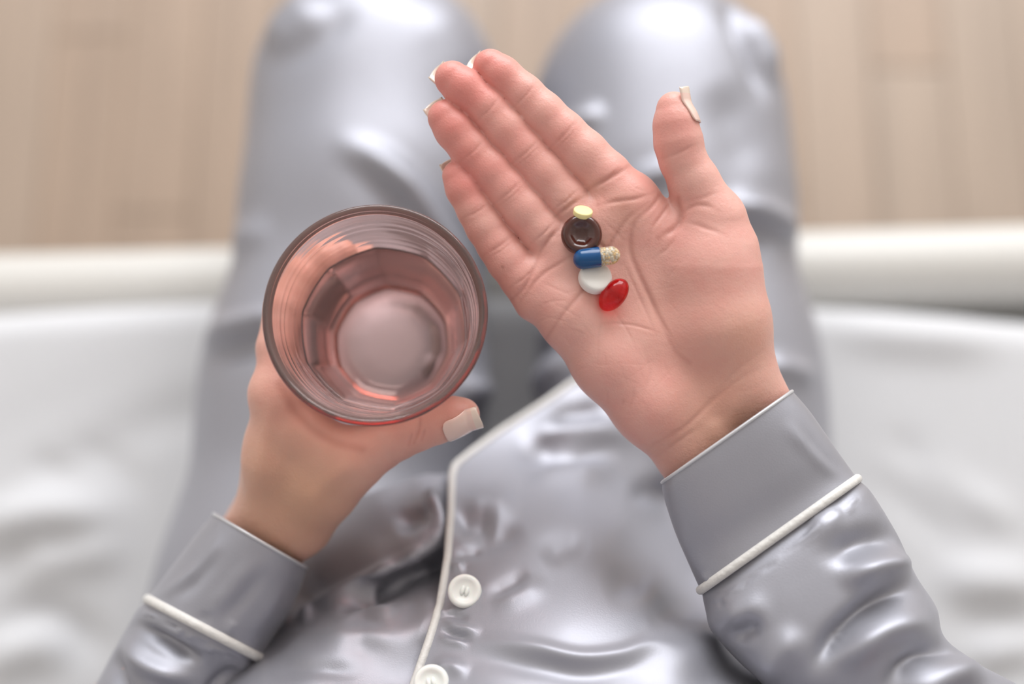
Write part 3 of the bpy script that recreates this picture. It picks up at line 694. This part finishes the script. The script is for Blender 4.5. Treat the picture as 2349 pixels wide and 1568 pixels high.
edge_over = getv(over)[edge_idx]
solidify(over, 0.0012, -1.0)
# under panel (viewer's left)
left2 = [(2300, -300), (1900, 250), (1700, 400), (1568, 505), (1510, 560), (1471, 610), (1414, 640), (1350, 610), (1300, 620), (1250, 650), (1200, 700), (1150, 790), (1110, 905), (1086, 975)]
right2 = [(2300, 1000), (1750, 1010), (1568, 1040), (1470, 1060), (1390, 1085), (1280, 1095), (1180, 1090), (1110, 1085), (1086, 1060)]
UN = [(610, 1350, .516), (640, 1260, .526), (710, 1180, .530), (525, 1568, .452), (582, 1510, .462), (632, 1471, .470), (700, 1416, .478), (620, 1568, .432), (760, 1568, .420), (900, 1568, .423), (1040, 1568, .428),
      (700, 1490, .440), (830, 1480, .434), (960, 1480, .434), (1060, 1470, .44), (780, 1425, .450), (880, 1400, .452), (980, 1370, .456), (1060, 1350, .462),
      (830, 1385, .468), (900, 1358, .478), (960, 1330, .486), (1010, 1310, .492), (1080, 1300, .496),
      (720, 1395, .488), (800, 1350, .482), (880, 1305, .478), (950, 1268, .477), (995, 1235, .480), (1060, 1250, .500), (1080, 1200, .51),
      (730, 1320, .500), (800, 1270, .497), (880, 1230, .493), (940, 1190, .493), (985, 1150, .494), (1060, 1150, .515),
      (790, 1200, .512), (870, 1150, .510), (940, 1120, .512), (1000, 1095, .516), (1060, 1090, .53), (975, 1086, .520),
      (-300, 2300, .40), (400, 2300, .29), (1000, 2300, .277), (300, 1850, .45), (600, 1850, .375), (1000, 1800, .372)]
dU = rbf(UN)
tt2 = np.concatenate([np.linspace(1086, 1600, 130), np.linspace(1612, 2300, 50)])
a = interp_poly(left2, tt2); b = interp_poly(right2, tt2); nu2 = len(tt2); nv2 = 130; u = np.linspace(0, 1, nv2)[None, :]
Yg = np.repeat(tt2[:, None], nv2, 1); Xg = a[:, None] + (b - a)[:, None] * u
inov = (Xg > interp_poly(left_tab, Yg) - 30)
Dg = dU(Xg, Yg); Do = dO(Xg, Yg); wgt = np.clip((Xg - (interp_poly(left_tab, Yg) - 30)) / 30, 0, 1)
Dg = np.where(Yg > 1090, np.maximum(Dg, (Do + 0.004) * wgt + Dg * (1 - wgt)), Dg)
under = make_obj('under_panel', unproj(Xg, Yg, Dg), grid_faces(nu2, nv2)[:, ::-1], M_satin)
relief(under, [([(700, 1414), (800, 1352), (880, 1306), (955, 1268), (1000, 1236), (1004, 1195), (988, 1140)], 0.0045, 13, 'g', 'full'), ([(760, 1405), (850, 1370), (930, 1330), (990, 1300)], -0.006, 18, 'g'),
               ([(760, 1430), (830, 1405), (900, 1400), (960, 1370)], 0.0025, 14, 'g'), ([(780, 1400), (830, 1395), (870, 1380)], -0.002, 8, 'g'), ([(590, 1560), (700, 1530), (850, 1545)], -0.002, 22, 'g'),
               ([(900, 1210), (960, 1180), (985, 1150)], -0.004, 22, 'g'), ([(700, 1470), (800, 1455), (930, 1465)], 0.002, 26, 'g')], facing=-0.3)
solidify(under, 0.0012, -1.0)
# back and shoulders: a draped shell that closes the garment behind
f = Field((-0.30, -0.38, H - 0.70), (0.30, -0.03, H - 0.08), 0.006)
f.chain([(W(-0.10, -0.17, H - 0.62), 0.115), (W(-0.09, -0.18, H - 0.42), 0.095), (W(-0.10, -0.205, H - 0.24), 0.085)], 0.05); f.chain([(W(0.10, -0.17, H - 0.62), 0.115), (W(0.09, -0.18, H - 0.42), 0.095), (W(0.10, -0.205, H - 0.24), 0.085)], 0.05)
f.chain([(W(0, -0.18, H - 0.62), 0.115), (W(0, -0.19, H - 0.26), 0.10)], 0.05)
f.chain([(W(-0.15, -0.21, H - 0.205), 0.065), (W(0.15, -0.21, H - 0.205), 0.065)], 0.04)
vs_, qs_ = nets(f); del f
backp = make_obj('back_panel', vs_, qs_, M_satin); 
v = getv(backp); v[:, 1] -= 0.016; setv(backp, v)
solidify(backp, 0.0012, -1.0)
adopt(over, person)
tag(over, 'dove grey satin shirt front with ivory piping')
for o in (under, backp): adopt(o, over)

# piping along the placket and hem (follows the over panel's edge)
pp = edge_over[::-1]
pp = pp[(np.arange(len(pp)) % 2 == 0)]
Vt, Ft = tube(crom(pp, 2), 0.0017, 10); pl_ = make_obj('piping', Vt, Ft, M_piping); adopt(pl_, over)

# buttons with four-hole recess and thread
def button(px, py, dd, rad, tilt):
    prof = [(0, 0.0012), (0.30 * rad, 0.0012), (0.55 * rad, 0.0013), (0.66 * rad, 0.0019), (0.82 * rad, 0.0023), (0.95 * rad, 0.0018), (rad, 0.0008), (0.97 * rad, 0.0), (0, -0.0002)]
    V, F_ = lathe(prof, 40); o = make_obj('button', V, [q[::-1] for q in F_], M_button)
    p = Vector(P(px, py, dd)); n = Vector(ROT @ np.array(tilt)).normalized()
    o.matrix_world = Matrix.Translation(p) @ n.to_track_quat('Z', 'Y').to_matrix().to_4x4()
    m4 = bpy.data.meshes.new('button_thread')
    bm = bmesh.new()
    for s_ in (-1, 1):
        r_b = bmesh.ops.create_uvsphere(bm, u_segments=10, v_segments=6, radius=1)
        for v in r_b['verts']: v.co = Vector((v.co.x * 0.14 * rad, v.co.y * 0.30 * rad + 0, v.co.z * 0.0009)) + Vector((s_ * 0.13 * rad, 0, 0.0014))
    o.data.update()
    bm.from_mesh(o.data); me = o.data; bm.to_mesh(me); bm.free(); bpy.data.meshes.remove(m4)
    me.polygons.foreach_set('use_smooth', [True] * len(me.polygons))
    mw = o.matrix_world.copy(); adopt(o, over); o.matrix_world = mw
    return o
def surf_d(px, py): return float(dO(np.array([px]), np.array([py]))[0])
button(1066, 1356, surf_d(1066, 1356) - 0.003, 0.0066, (0.05, 0.42, 1.0))
button(990, 1566, 0.412, 0.0066, (-0.05, 0.45, 1.0))

# ------------------------------------------------------------------ sleeves and cuffs: lofts between the two outlines
def loft(name, rows, n_span, seg, m, power=2.0):
    """rows: (left px, right px, depth centre, half depth m) or (centre, half a, half b) in world"""
    cen = []; A = []; B = []
    zc = ROT @ np.array([0, 0, 1.0])
    for r in rows:
        if len(r) == 4:
            a = P(*r[0], r[2]); b = P(*r[1], r[2]); cen.append((a + b) / 2); A.append((b - a) / 2); vd = CAM - (a + b) / 2; B.append(vd / np.linalg.norm(vd) * r[3])
        else: cen.append(r[0]); A.append(r[1]); B.append(r[2])
    cen = crom(cen, n_span); A = crom(A, n_span); B = crom(B, n_span); V = []
    for c, a, b in zip(cen, A, B):
        for j in range(seg):
            t = 2 * math.pi * j / seg; ct, st = math.cos(t), math.sin(t)
            ct = math.copysign(abs(ct) ** (2 / power), ct); st = math.copysign(abs(st) ** (2 / power), st)
            V.append(c + a * ct + b * st)
    return make_obj(name, np.array(V), grid_faces(len(cen), seg, True), m), cen, A, B
def ring_path(cen, A, B, i, seg=90, grow=1.0, power=2.2):
    def q(x): return math.copysign(abs(x) ** (2 / power), x)
    p = [cen[i] + (A[i] * q(math.cos(2 * math.pi * j / seg)) + B[i] * q(math.sin(2 * math.pi * j / seg))) * grow for j in range(seg + 1)]
    p = np.array(p); d = np.concatenate([[0], np.cumsum(np.linalg.norm(np.diff(p, axis=0), axis=1))]); t = np.linspace(0, d[-1], seg + 1)
    return np.stack([np.interp(t, d, p[:, k]) for k in range(3)], 1)
def offset_out(o, amt):
    v = getv(o); n = getn(o); setv(o, v + n * amt)
def fix_normals(o):
    bm = bmesh.new(); bm.from_mesh(o.data); bmesh.ops.recalc_face_normals(bm, faces=list(bm.faces))
    c = sum((v.co for v in bm.verts), Vector()) / len(bm.verts); s_ = sum((f_.calc_center_median() - c).dot(f_.normal) for f_ in bm.faces)
    if s_ < 0: bmesh.ops.reverse_faces(bm, faces=list(bm.faces))
    bm.to_mesh(o.data); bm.free()

# right cuff
rc = [((1519, 1106), (1817, 897), .4345, .0208), ((1524, 1140), (1858, 945), .4345, .0212), ((1550, 1220), (1910, 1020), .435, .0215), ((1580, 1290), (1944, 1068), .436, .0215), ((1608, 1352), (1966, 1098), .4355, .0225)]
cuff, cen, A, B = loft('cuff', rc, 12, 96, M_satin, 2.9); fix_normals(cuff)
relief(cuff, [([(1790, 960), (1850, 1020), (1900, 1070), (1950, 1100)], 0.0016, 16, 'g'), ([(1820, 970), (1890, 1050), (1940, 1095)], -0.0012, 12, 'g'), ([(1610, 1310), (1640, 1350)], 0.0010, 8, 'g'), ([(1560, 1200), (1600, 1290), (1640, 1330)], 0.0008, 18, 'g')])
solidify(cuff, 0.0016, -1.0); adopt(cuff, over)
Vt, Ft = tube(crom(ring_path(cen, A, B, -1, 90, 1.0, 2.9), 2), 0.0018, 10, False); o = make_obj('piping', Vt, Ft, M_piping); adopt(o, over)
Vt, Ft = tube(crom(ring_path(cen, A, B, 0, 90, 0.995, 2.9), 2), 0.0007, 8, False); o = make_obj('cuff_edge', Vt, Ft, mat('cuff edge', (0.55, 0.55, 0.57), 0.35, 0.3)); adopt(o, over)
# right sleeve
zc = ROT @ np.array([0, 0, 1.0])
def wsec(c, half_a, half_b, axis):
    axis = np.array(axis) / np.linalg.norm(axis); a = np.cross(axis, zc); a /= np.linalg.norm(a); return a
rs = [((1612, 1338), (1950, 1092), .4355, .0205), ((1612, 1364), (1972, 1104), .4355, .0222), ((1620, 1402), (2002, 1135), .4345, .0265), ((1630, 1440), (2058, 1228), .433, .0300), ((1660, 1478), (2100, 1320), .432, .033), ((1700, 1520), (2146, 1392), .431, .035),
      ((1750, 1568), (2166, 1462), .430, .036), ((1820, 1660), (2240, 1520), .432, .037), ((1930, 1780), (2420, 1640), .436, .038)]
d_f = (ELB_R - P(2100, 1640, .434)); d_f /= np.linalg.norm(d_f)
a0 = (P(2420, 1640, .436) - P(1930, 1780, .436)); a0 /= np.linalg.norm(a0)
SH_R = W(0.135, -0.205, H - 0.215); SH_L = W(-0.135, -0.205, H - 0.215)
rs += [(ELB_R + W(-0.004, 0.01, 0.0), W(0.034, 0.030, 0.01) * 1.1, W(-0.010, 0.01, 0.046)), ((ELB_R + SH_R) / 2 + W(0.02, 0.01, 0), W(0.046, 0.024, 0.016), W(-0.01, 0.046, 0.012)), (SH_R, W(0.055, 0.01, 0.02), W(0, 0.064, 0.0))]
sl, cen2, A2, B2 = loft('sleeve', rs, 14, 120, M_satin, 2.5); fix_normals(sl)
RS = [([(2100, 1318), (2040, 1296), (1980, 1310), (1930, 1350)], 0.0070, 26, 'g'), ([(2095, 1250), (2010, 1235), (1930, 1265), (1900, 1310)], -0.0050, 26, 'g'),
      ([(2130, 1345), (2060, 1355), (1980, 1400), (1910, 1470), (1850, 1568)], -0.0065, 20, 'g'), ([(2160, 1440), (2080, 1430), (2000, 1460), (1920, 1540)], 0.0060, 28, 'g'),
      ([(2230, 1500), (2150, 1490), (2080, 1530), (2020, 1600)], -0.0055, 20, 'g'), ([(2280, 1560), (2200, 1540), (2120, 1570), (2060, 1640)], 0.0055, 24, 'g'),
      ([(1850, 1220), (1880, 1210), (1940, 1170)], 0.0020, 26, 'g'), ([(1660, 1480), (1720, 1440), (1760, 1430)], -0.004, 22, 'g'), ([(1640, 1420), (1700, 1410), (1780, 1390)], 0.002, 30, 'g'), ([(1740, 1568), (1790, 1500), (1850, 1440)], 0.0035, 30, 'g')]
for k in range(26):                      # gathers under the piping
    t = (k + 0.5) / 26; x = 1625 + t * 350; y = 1385 - t * 258 ; l = rng.uniform(14, 34)
    RS.append(([(x, y), (x + l * 0.55, y + l * 0.85)], rng.uniform(-0.0009, 0.0009), 5.0, 'g'))
relief(sl, [(a_, b_ * 1.05, c_ * 1.2, d_) for a_, b_, c_, d_ in RS])
solidify(sl, 0.0013, -1.0); adopt(sl, over)
# left cuff
lc = [((489, 1178), (704, 1303), .475, 0.0305), ((450, 1225), (690, 1345), .475, 0.0315), ((400, 1290), (660, 1410), .475, 0.0325), ((360, 1345), (625, 1465), .475, 0.0335), ((340, 1374), (600, 1510), .475, 0.0340)]
cuff2, cen, A, B = loft('cuff', lc, 12, 96, M_satin, 2.2); fix_normals(cuff2)
relief(cuff2, [([(520, 1215), (470, 1290), (400, 1350), (350, 1375)], 0.0020, 13, 'g'), ([(505, 1250), (455, 1320), (400, 1380)], -0.0018, 14, 'g'), ([(620, 1290), (560, 1370), (490, 1440)], -0.0012, 18, 'g'), ([(590, 1270), (530, 1350), (470, 1420)], 0.0010, 18, 'g'),
               ([(660, 1330), (600, 1420), (550, 1470)], 0.0010, 16, 'g'), ([(540, 1420), (520, 1460)], 0.0012, 8, 'g'), ([(480, 1400), (460, 1430)], -0.001, 7, 'g')])
solidify(cuff2, 0.0016, -1.0); adopt(cuff2, over)
Vt, Ft = tube(crom(ring_path(cen, A, B, -1, 60, 1.005), 2), 0.0020, 10, False); o = make_obj('piping', Vt, Ft, M_piping); adopt(o, over)
Vt, Ft = tube(crom(ring_path(cen, A, B, 0, 60, 0.995), 2), 0.0007, 8, False); o = make_obj('cuff_edge', Vt, Ft, bpy.data.materials['cuff edge']); adopt(o, over)
ls = [((350, 1368), (603, 1494), .475, .0320), ((331, 1383), (592, 1522), .475, .0340), ((312, 1402), (585, 1545), .476, .035), ((290, 1440), (570, 1580), .478, .035), ((262, 1490), (545, 1625), .478, .036), ((220, 1568), (500, 1690), .478, .037), ((150, 1680), (430, 1800), .48, .038),
      (ELB_L + W(0.004, 0.012, 0.0), W(0.034, -0.030, 0.0) * 1.1, W(0.01, 0.01, 0.046)), ((ELB_L + SH_L) / 2 + W(-0.02, 0.01, 0), W(0.046, -0.024, -0.016), W(0.01, 0.046, 0.012)), (SH_L, W(0.055, -0.01, -0.02), W(0, 0.064, 0.0))]
sl2, c_, A_, B_ = loft('sleeve', ls, 14, 120, M_satin, 2.1); fix_normals(sl2)
RS = [([(305, 1420), (360, 1460), (430, 1500), (480, 1510)], -0.0050, 14, 'g'), ([(290, 1440), (320, 1510), (390, 1545), (460, 1550)], 0.0050, 24, 'g'), ([(560, 1530), (500, 1560), (460, 1620)], -0.003, 14, 'g'), ([(270, 1480), (270, 1540), (300, 1620)], -0.004, 18, 'g')]
for k in range(20):
    t = (k + 0.5) / 20; x = 335 + t * 250; y = 1394 + t * 132; l = rng.uniform(14, 30)
    RS.append(([(x, y), (x - l * 0.5, y + l * 0.85)], rng.uniform(-0.0010, 0.0010), 5.0, 'g'))
relief(sl2, RS); solidify(sl2, 0.0013, -1.0); adopt(sl2, over)

# ------------------------------------------------------------------ tumbler with water
M_glass = mat('pink glass', (0.985, 0.86, 0.82), 0.0, 0.0, 0.5, IOR=1.45, Transmission_Weight=0.94)
_va = M_glass.node_tree.nodes.new('ShaderNodeVolumeAbsorption'); _va.inputs['Color'].default_value = (0.94, 0.53, 0.44, 1); _va.inputs['Density'].default_value = 80
M_glass.node_tree.links.new(_va.outputs[0], M_glass.node_tree.nodes['Material Output'].inputs['Volume'])
M_water = mat('water', (1, 1, 1), 0.0, 0.0, 0.5, IOR=1.33, Transmission_Weight=1.0)
NF = 10
def facet(a, amt):
    w = 2 * math.pi / NF; b = ((a + 0.2) % w) - w / 2
    return 1 + amt * (math.cos(w / 2) / math.cos(b) - 1 + 0.024)
wall = 0.0026
def rf_out(r, z, a):
    h = -z; t = min(1, max(0, (h - 0.018) / 0.012)); return r * facet(a, 0.45 * t)
prof = []
hs = np.linspace(0.0012, GH - 0.004, 44)
# rim bead, outside down, base, then inside up
for t in np.linspace(math.pi * 0.5, 0, 7): prof.append((float(Rout(0)) - wall / 2 + (wall / 2) * math.cos(t), -0.0011 + (wall / 2) * math.sin(t)))
for h in hs: prof.append((float(Rout(h)) + 0.00036 * math.sin(h * 2 * math.pi / 0.0042) * math.exp(-((h - 0.016) / 0.010) ** 2), -h))
rb = float(Rout(GH))
prof += [(rb - 0.0004, -GH + 0.0015), (rb - 0.0018, -GH), (rb - 0.006, -GH), (rb - 0.008, -GH + 0.0012), (0.010, -GH + 0.002), (0, -GH + 0.002)]
fl = GH - 0.0085
inn = [(0, -fl), (0.010, -fl), (0.018, -fl + 0.0003), (float(Rout(fl)) - wall * 1.9, -fl + 0.0022)]
for h in hs[::-1]:
    if h < fl - 0.004: inn.append((float(Rout(h)) - wall * (1 + 0.55 * h / GH) + 0.00030 * math.sin(h * 2 * math.pi / 0.0036) * math.exp(-((h - 0.016) / 0.010) ** 2), -h))
inn += [(float(Rout(0)) - wall / 2 + (wall / 2) * math.cos(t), -0.0011 + (wall / 2) * math.sin(t)) for t in np.linspace(math.pi, math.pi * 0.5, 7)]
V, F_ = lathe(prof + inn, 140, rf_out)
glass = make_obj('drinking_glass', V, [q[::-1] for q in F_], M_glass)
MG = Matrix((( gx.x, gy.x, -GAX.x, G0.x), (gx.y, gy.y, -GAX.y, G0.y), (gx.z, gy.z, -GAX.z, G0.z), (0, 0, 0, 1)))
glass.matrix_world = MG; fix_normals(glass)
bm = bmesh.new(); bm.from_mesh(glass.data); bmesh.ops.remove_doubles(bm, verts=list(bm.verts), dist=1e-6); bmesh.ops.recalc_face_normals(bm, faces=list(bm.faces)); bm.to_mesh(glass.data); bm.free()
tag(glass, 'pink tinted drinking glass with faceted lower wall, held in the lower left hand', 'glass')
WL = 0.032
wp = [(0, -fl - 0.0001), (0.010, -fl - 0.0001), (0.018, -fl + 0.0002), (float(Rout(fl)) - wall * 1.9 + 0.0002, -fl + 0.0021)]
for h in hs[::-1]:
    if WL <= h < fl - 0.004: wp.append((float(Rout(h)) - wall * (1 + 0.55 * h / GH) + 0.0002, -h))
rl = float(Rout(WL)) - wall * (1 + 0.55 * WL / GH) + 0.0002
wp += [(rl, -WL + 0.0012), (rl - 0.0006, -WL + 0.0004), (rl - 0.0018, -WL - 0.0002), (rl - 0.004, -WL - 0.0005), (rl * 0.5, -WL - 0.0006), (0, -WL - 0.0006)]
V, F_ = lathe(wp, 140, rf_out); water = make_obj('water', V, [q[::-1] for q in F_], M_water); water.matrix_world = MG
bm = bmesh.new(); bm.from_mesh(water.data); bmesh.ops.recalc_face_normals(bm, faces=list(bm.faces)); bm.to_mesh(water.data); bm.free()
tag(water, 'clear still water half filling the pink drinking glass', 'water')

# ------------------------------------------------------------------ pills on the palm
def palm_hit(px, py):
    d = Vector(P(px, py, 1.0)) - Vector(CAM); d.normalize()
    loc, n, i, dist = bvh_body.ray_cast(Vector(CAM), d); return loc, n
def camdir(x, y, z): return Vector(ROT @ np.array([x, y, z], float)).normalized()
def place(o, loc, zdir, xdir):
    z = Vector(zdir).normalized(); x = Vector(xdir); x = (x - z * x.dot(z)).normalized(); y = z.cross(x)
    o.matrix_world = Matrix(((x.x, y.x, z.x, loc[0]), (x.y, y.y, z.y, loc[1]), (x.z, y.z, z.z, loc[2]), (0, 0, 0, 1)))
def at_depth(px, py, lift):
    loc, n = palm_hit(px, py); d = (Vector(CAM) - loc).normalized(); return loc + d * lift
def tablet(name, r, th, dome, bev, m, seg=56):
    p = [(0, th / 2 + dome)] + [(r * q, th / 2 + dome * (1 - (q) ** 2)) for q in (0.25, 0.5, 0.72)] + [(r * 0.87, th / 2 + dome * 0.15)]
    p += [(r - bev * 0.7, th / 2 - bev * 0.1), (r - bev * 0.2, th / 2 - bev * 0.55), (r, th / 2 - bev * 1.1)]
    p = p + [(a, -z) for a, z in p[::-1]]
    V, F_ = lathe(p, seg); o = make_obj(name, V, [q for q in F_], m); fix_normals(o); return o
M_wt = mat('white tablet', (0.80, 0.775, 0.735), 0.55, 0.0, 0.4); add_bump(M_wt, 2500, 0.15, 0.0003)
M_yt = mat('yellow tablet', (0.88, 0.76, 0.36), 0.6, 0.0, 0.4); add_bump(M_yt, 3000, 0.2, 0.0003)
M_br = mat('brown lozenge', (0.060, 0.011, 0.006), 0.16, 0.0, 0.5, Coat_Weight=0.5, Coat_Roughness=0.05, Subsurface_Weight=0.25, Subsurface_Scale=0.004); nodes(M_br)[2].inputs['Subsurface Radius'].default_value = (1, 0.2, 0.08)
M_blue = mat('blue gelatin', (0.002, 0.062, 0.19), 0.16, 0.0, 0.4, Coat_Weight=0.15, Coat_Roughness=0.05)
M_clear = mat('clear gelatin', (0.97, 0.90, 0.76), 0.04, 0.0, 0.5, IOR=1.25, Transmission_Weight=0.80)
M_bead_w = mat('white bead', (0.88, 0.86, 0.82), 0.5); M_bead_y = mat('yellow bead', (0.90, 0.62, 0.22), 0.5)
M_red = mat('red gel', (0.86, 0.02, 0.025), 0.03, 0.0, 0.5, IOR=1.42, Transmission_Weight=0.96)

u = S
wt = tablet('white_tablet', 37 * u, 27 * u, 3 * u, 5 * u, M_wt); place(wt, at_depth(1365, 637, 17 * u), camdir(0.22, 0.44, 1), camdir(1, 0, 0))
tag(wt, 'round white tablet tucked under the blue capsule in the palm', 'pill')
# brown lozenge: dished, with a faceted dimple
rL = 46.5 * u
prof = [(0, 1 * u), (9 * u, 1.6 * u), (17 * u, 4.5 * u), (24 * u, 10.5 * u), (29 * u, 15.5 * u), (36 * u, 17 * u), (41 * u, 14 * u), (45 * u, 7 * u), (46.5 * u, 0), (45 * u, -7 * u), (40 * u, -14 * u), (34 * u, -17 * u), (0, -17 * u)]
def dimp(r, z, a):
    if z > 0 and r < 32 * u:
        w = 2 * math.pi / 7; b = ((a + 0.35) % w) - w / 2; return r * (1 + 0.45 * (math.cos(w / 2) / math.cos(b) - 1 + 0.04))
    return r
V, F_ = lathe(prof, 84, dimp); loz = make_obj('brown_lozenge', V, F_, M_br); fix_normals(loz); subsurf(loz, 1)
place(loz, at_depth(1334, 538, 17 * u), camdir(-0.02, 0.10, 1), camdir(1, 0, 0))
tag(loz, 'round glossy dark brown lozenge with a dimple, between yellow tablet and blue capsule', 'lozenge')
yt = tablet('yellow_tablet', 21.5 * u, 13 * u, 1 * u, 2.0 * u, M_yt, 40); place(yt, at_depth(1337, 487, 22 * u), camdir(0.22, 1.35, 1), camdir(1, -0.1, 0))
tag(yt, 'tiny pale yellow tablet leaning on the edge of the brown lozenge', 'pill')
# capsule
cap = empty('two_tone_capsule'); cl = at_depth(1368, 590, 36 * u); cap.location = cl
tag(cap, 'two-part capsule, blue cap and clear body full of tiny beads, above white tablet', 'capsule')
xa = camdir(1, 0.135, -0.02)
def capsule_half(r, l0, l1, round_at):     # along +x from l0 to l1
    pr = []; n = 10
    for i in range(n + 1):
        t = math.pi / 2 * i / n; pr.append((r * math.sin(t), l1 - r + r * math.cos(t)))
    pr += [(r, l0 + 0.6 * u), (r - 0.5 * u, l0), (r - 2 * u, l0), (0, l0)]
    return lathe(pr, 40)
V, F_ = capsule_half(22.8 * u, -8 * u, 52 * u, 1); bc = make_obj('blue_cap', V, F_, M_blue); fix_normals(bc); place(bc, cl, -xa, camdir(0, 0, 1))
V, F_ = capsule_half(20.4 * u, -5 * u, 53 * u, 1); cb = make_obj('clear_body', V, F_, M_clear); fix_normals(cb); place(cb, cl, xa, camdir(0, 0, 1))
adopt(bc, cap); adopt(cb, cap)
for nm, mm, cnt, sd in (('white_beads', M_bead_w, 110, 1), ('yellow_beads', M_bead_y, 100, 2)):
    r2 = np.random.default_rng(sd); bm = bmesh.new(); ico = bmesh.new(); bmesh.ops.create_icosphere(ico, subdivisions=1, radius=1)
    tm = bpy.data.meshes.new('t'); ico.to_mesh(tm); ico.free()
    for i in range(cnt):
        while True:
            p = r2.uniform(-1, 1, 3); 
            if 0.35 < math.hypot(p[0], p[1]) < 1: break
        br_ = 3.0 * u; zz = (p[2] + 1) / 2 * 42 * u + 9 * u; rm = 16.4 * u
        if zz > 32 * u: rm = math.sqrt(max(0, (17.4 * u) ** 2 - (zz - 32 * u) ** 2)) * 0.95
        n0 = len(bm.verts); bm.from_mesh(tm); bm.verts.ensure_lookup_table()
        for v in bm.verts[n0:]: v.co = v.co * br_ + Vector((p[0] * rm, p[1] * rm, zz))
    bpy.data.meshes.remove(tm); o = bm_obj(nm, bm, mm, None, True); place(o, cl, xa, camdir(0, 0, 1)); adopt(o, cap); tag(o, kind='stuff')
# red softgel
bm = bmesh.new(); bmesh.ops.create_uvsphere(bm, u_segments=40, v_segments=24, radius=1)
for v in bm.verts: v.co = Vector((v.co.x * 42 * u, v.co.y * 27 * u, v.co.z * 26 * u))
sg = bm_obj('red_softgel', bm, M_red, None, True); place(sg, at_depth(1408, 676, 25 * u), camdir(0, 0, 1), camdir(0.62, 0.76, 0.02))
tag(sg, 'oval translucent red softgel beside the white tablet, lowest in the palm', 'softgel')
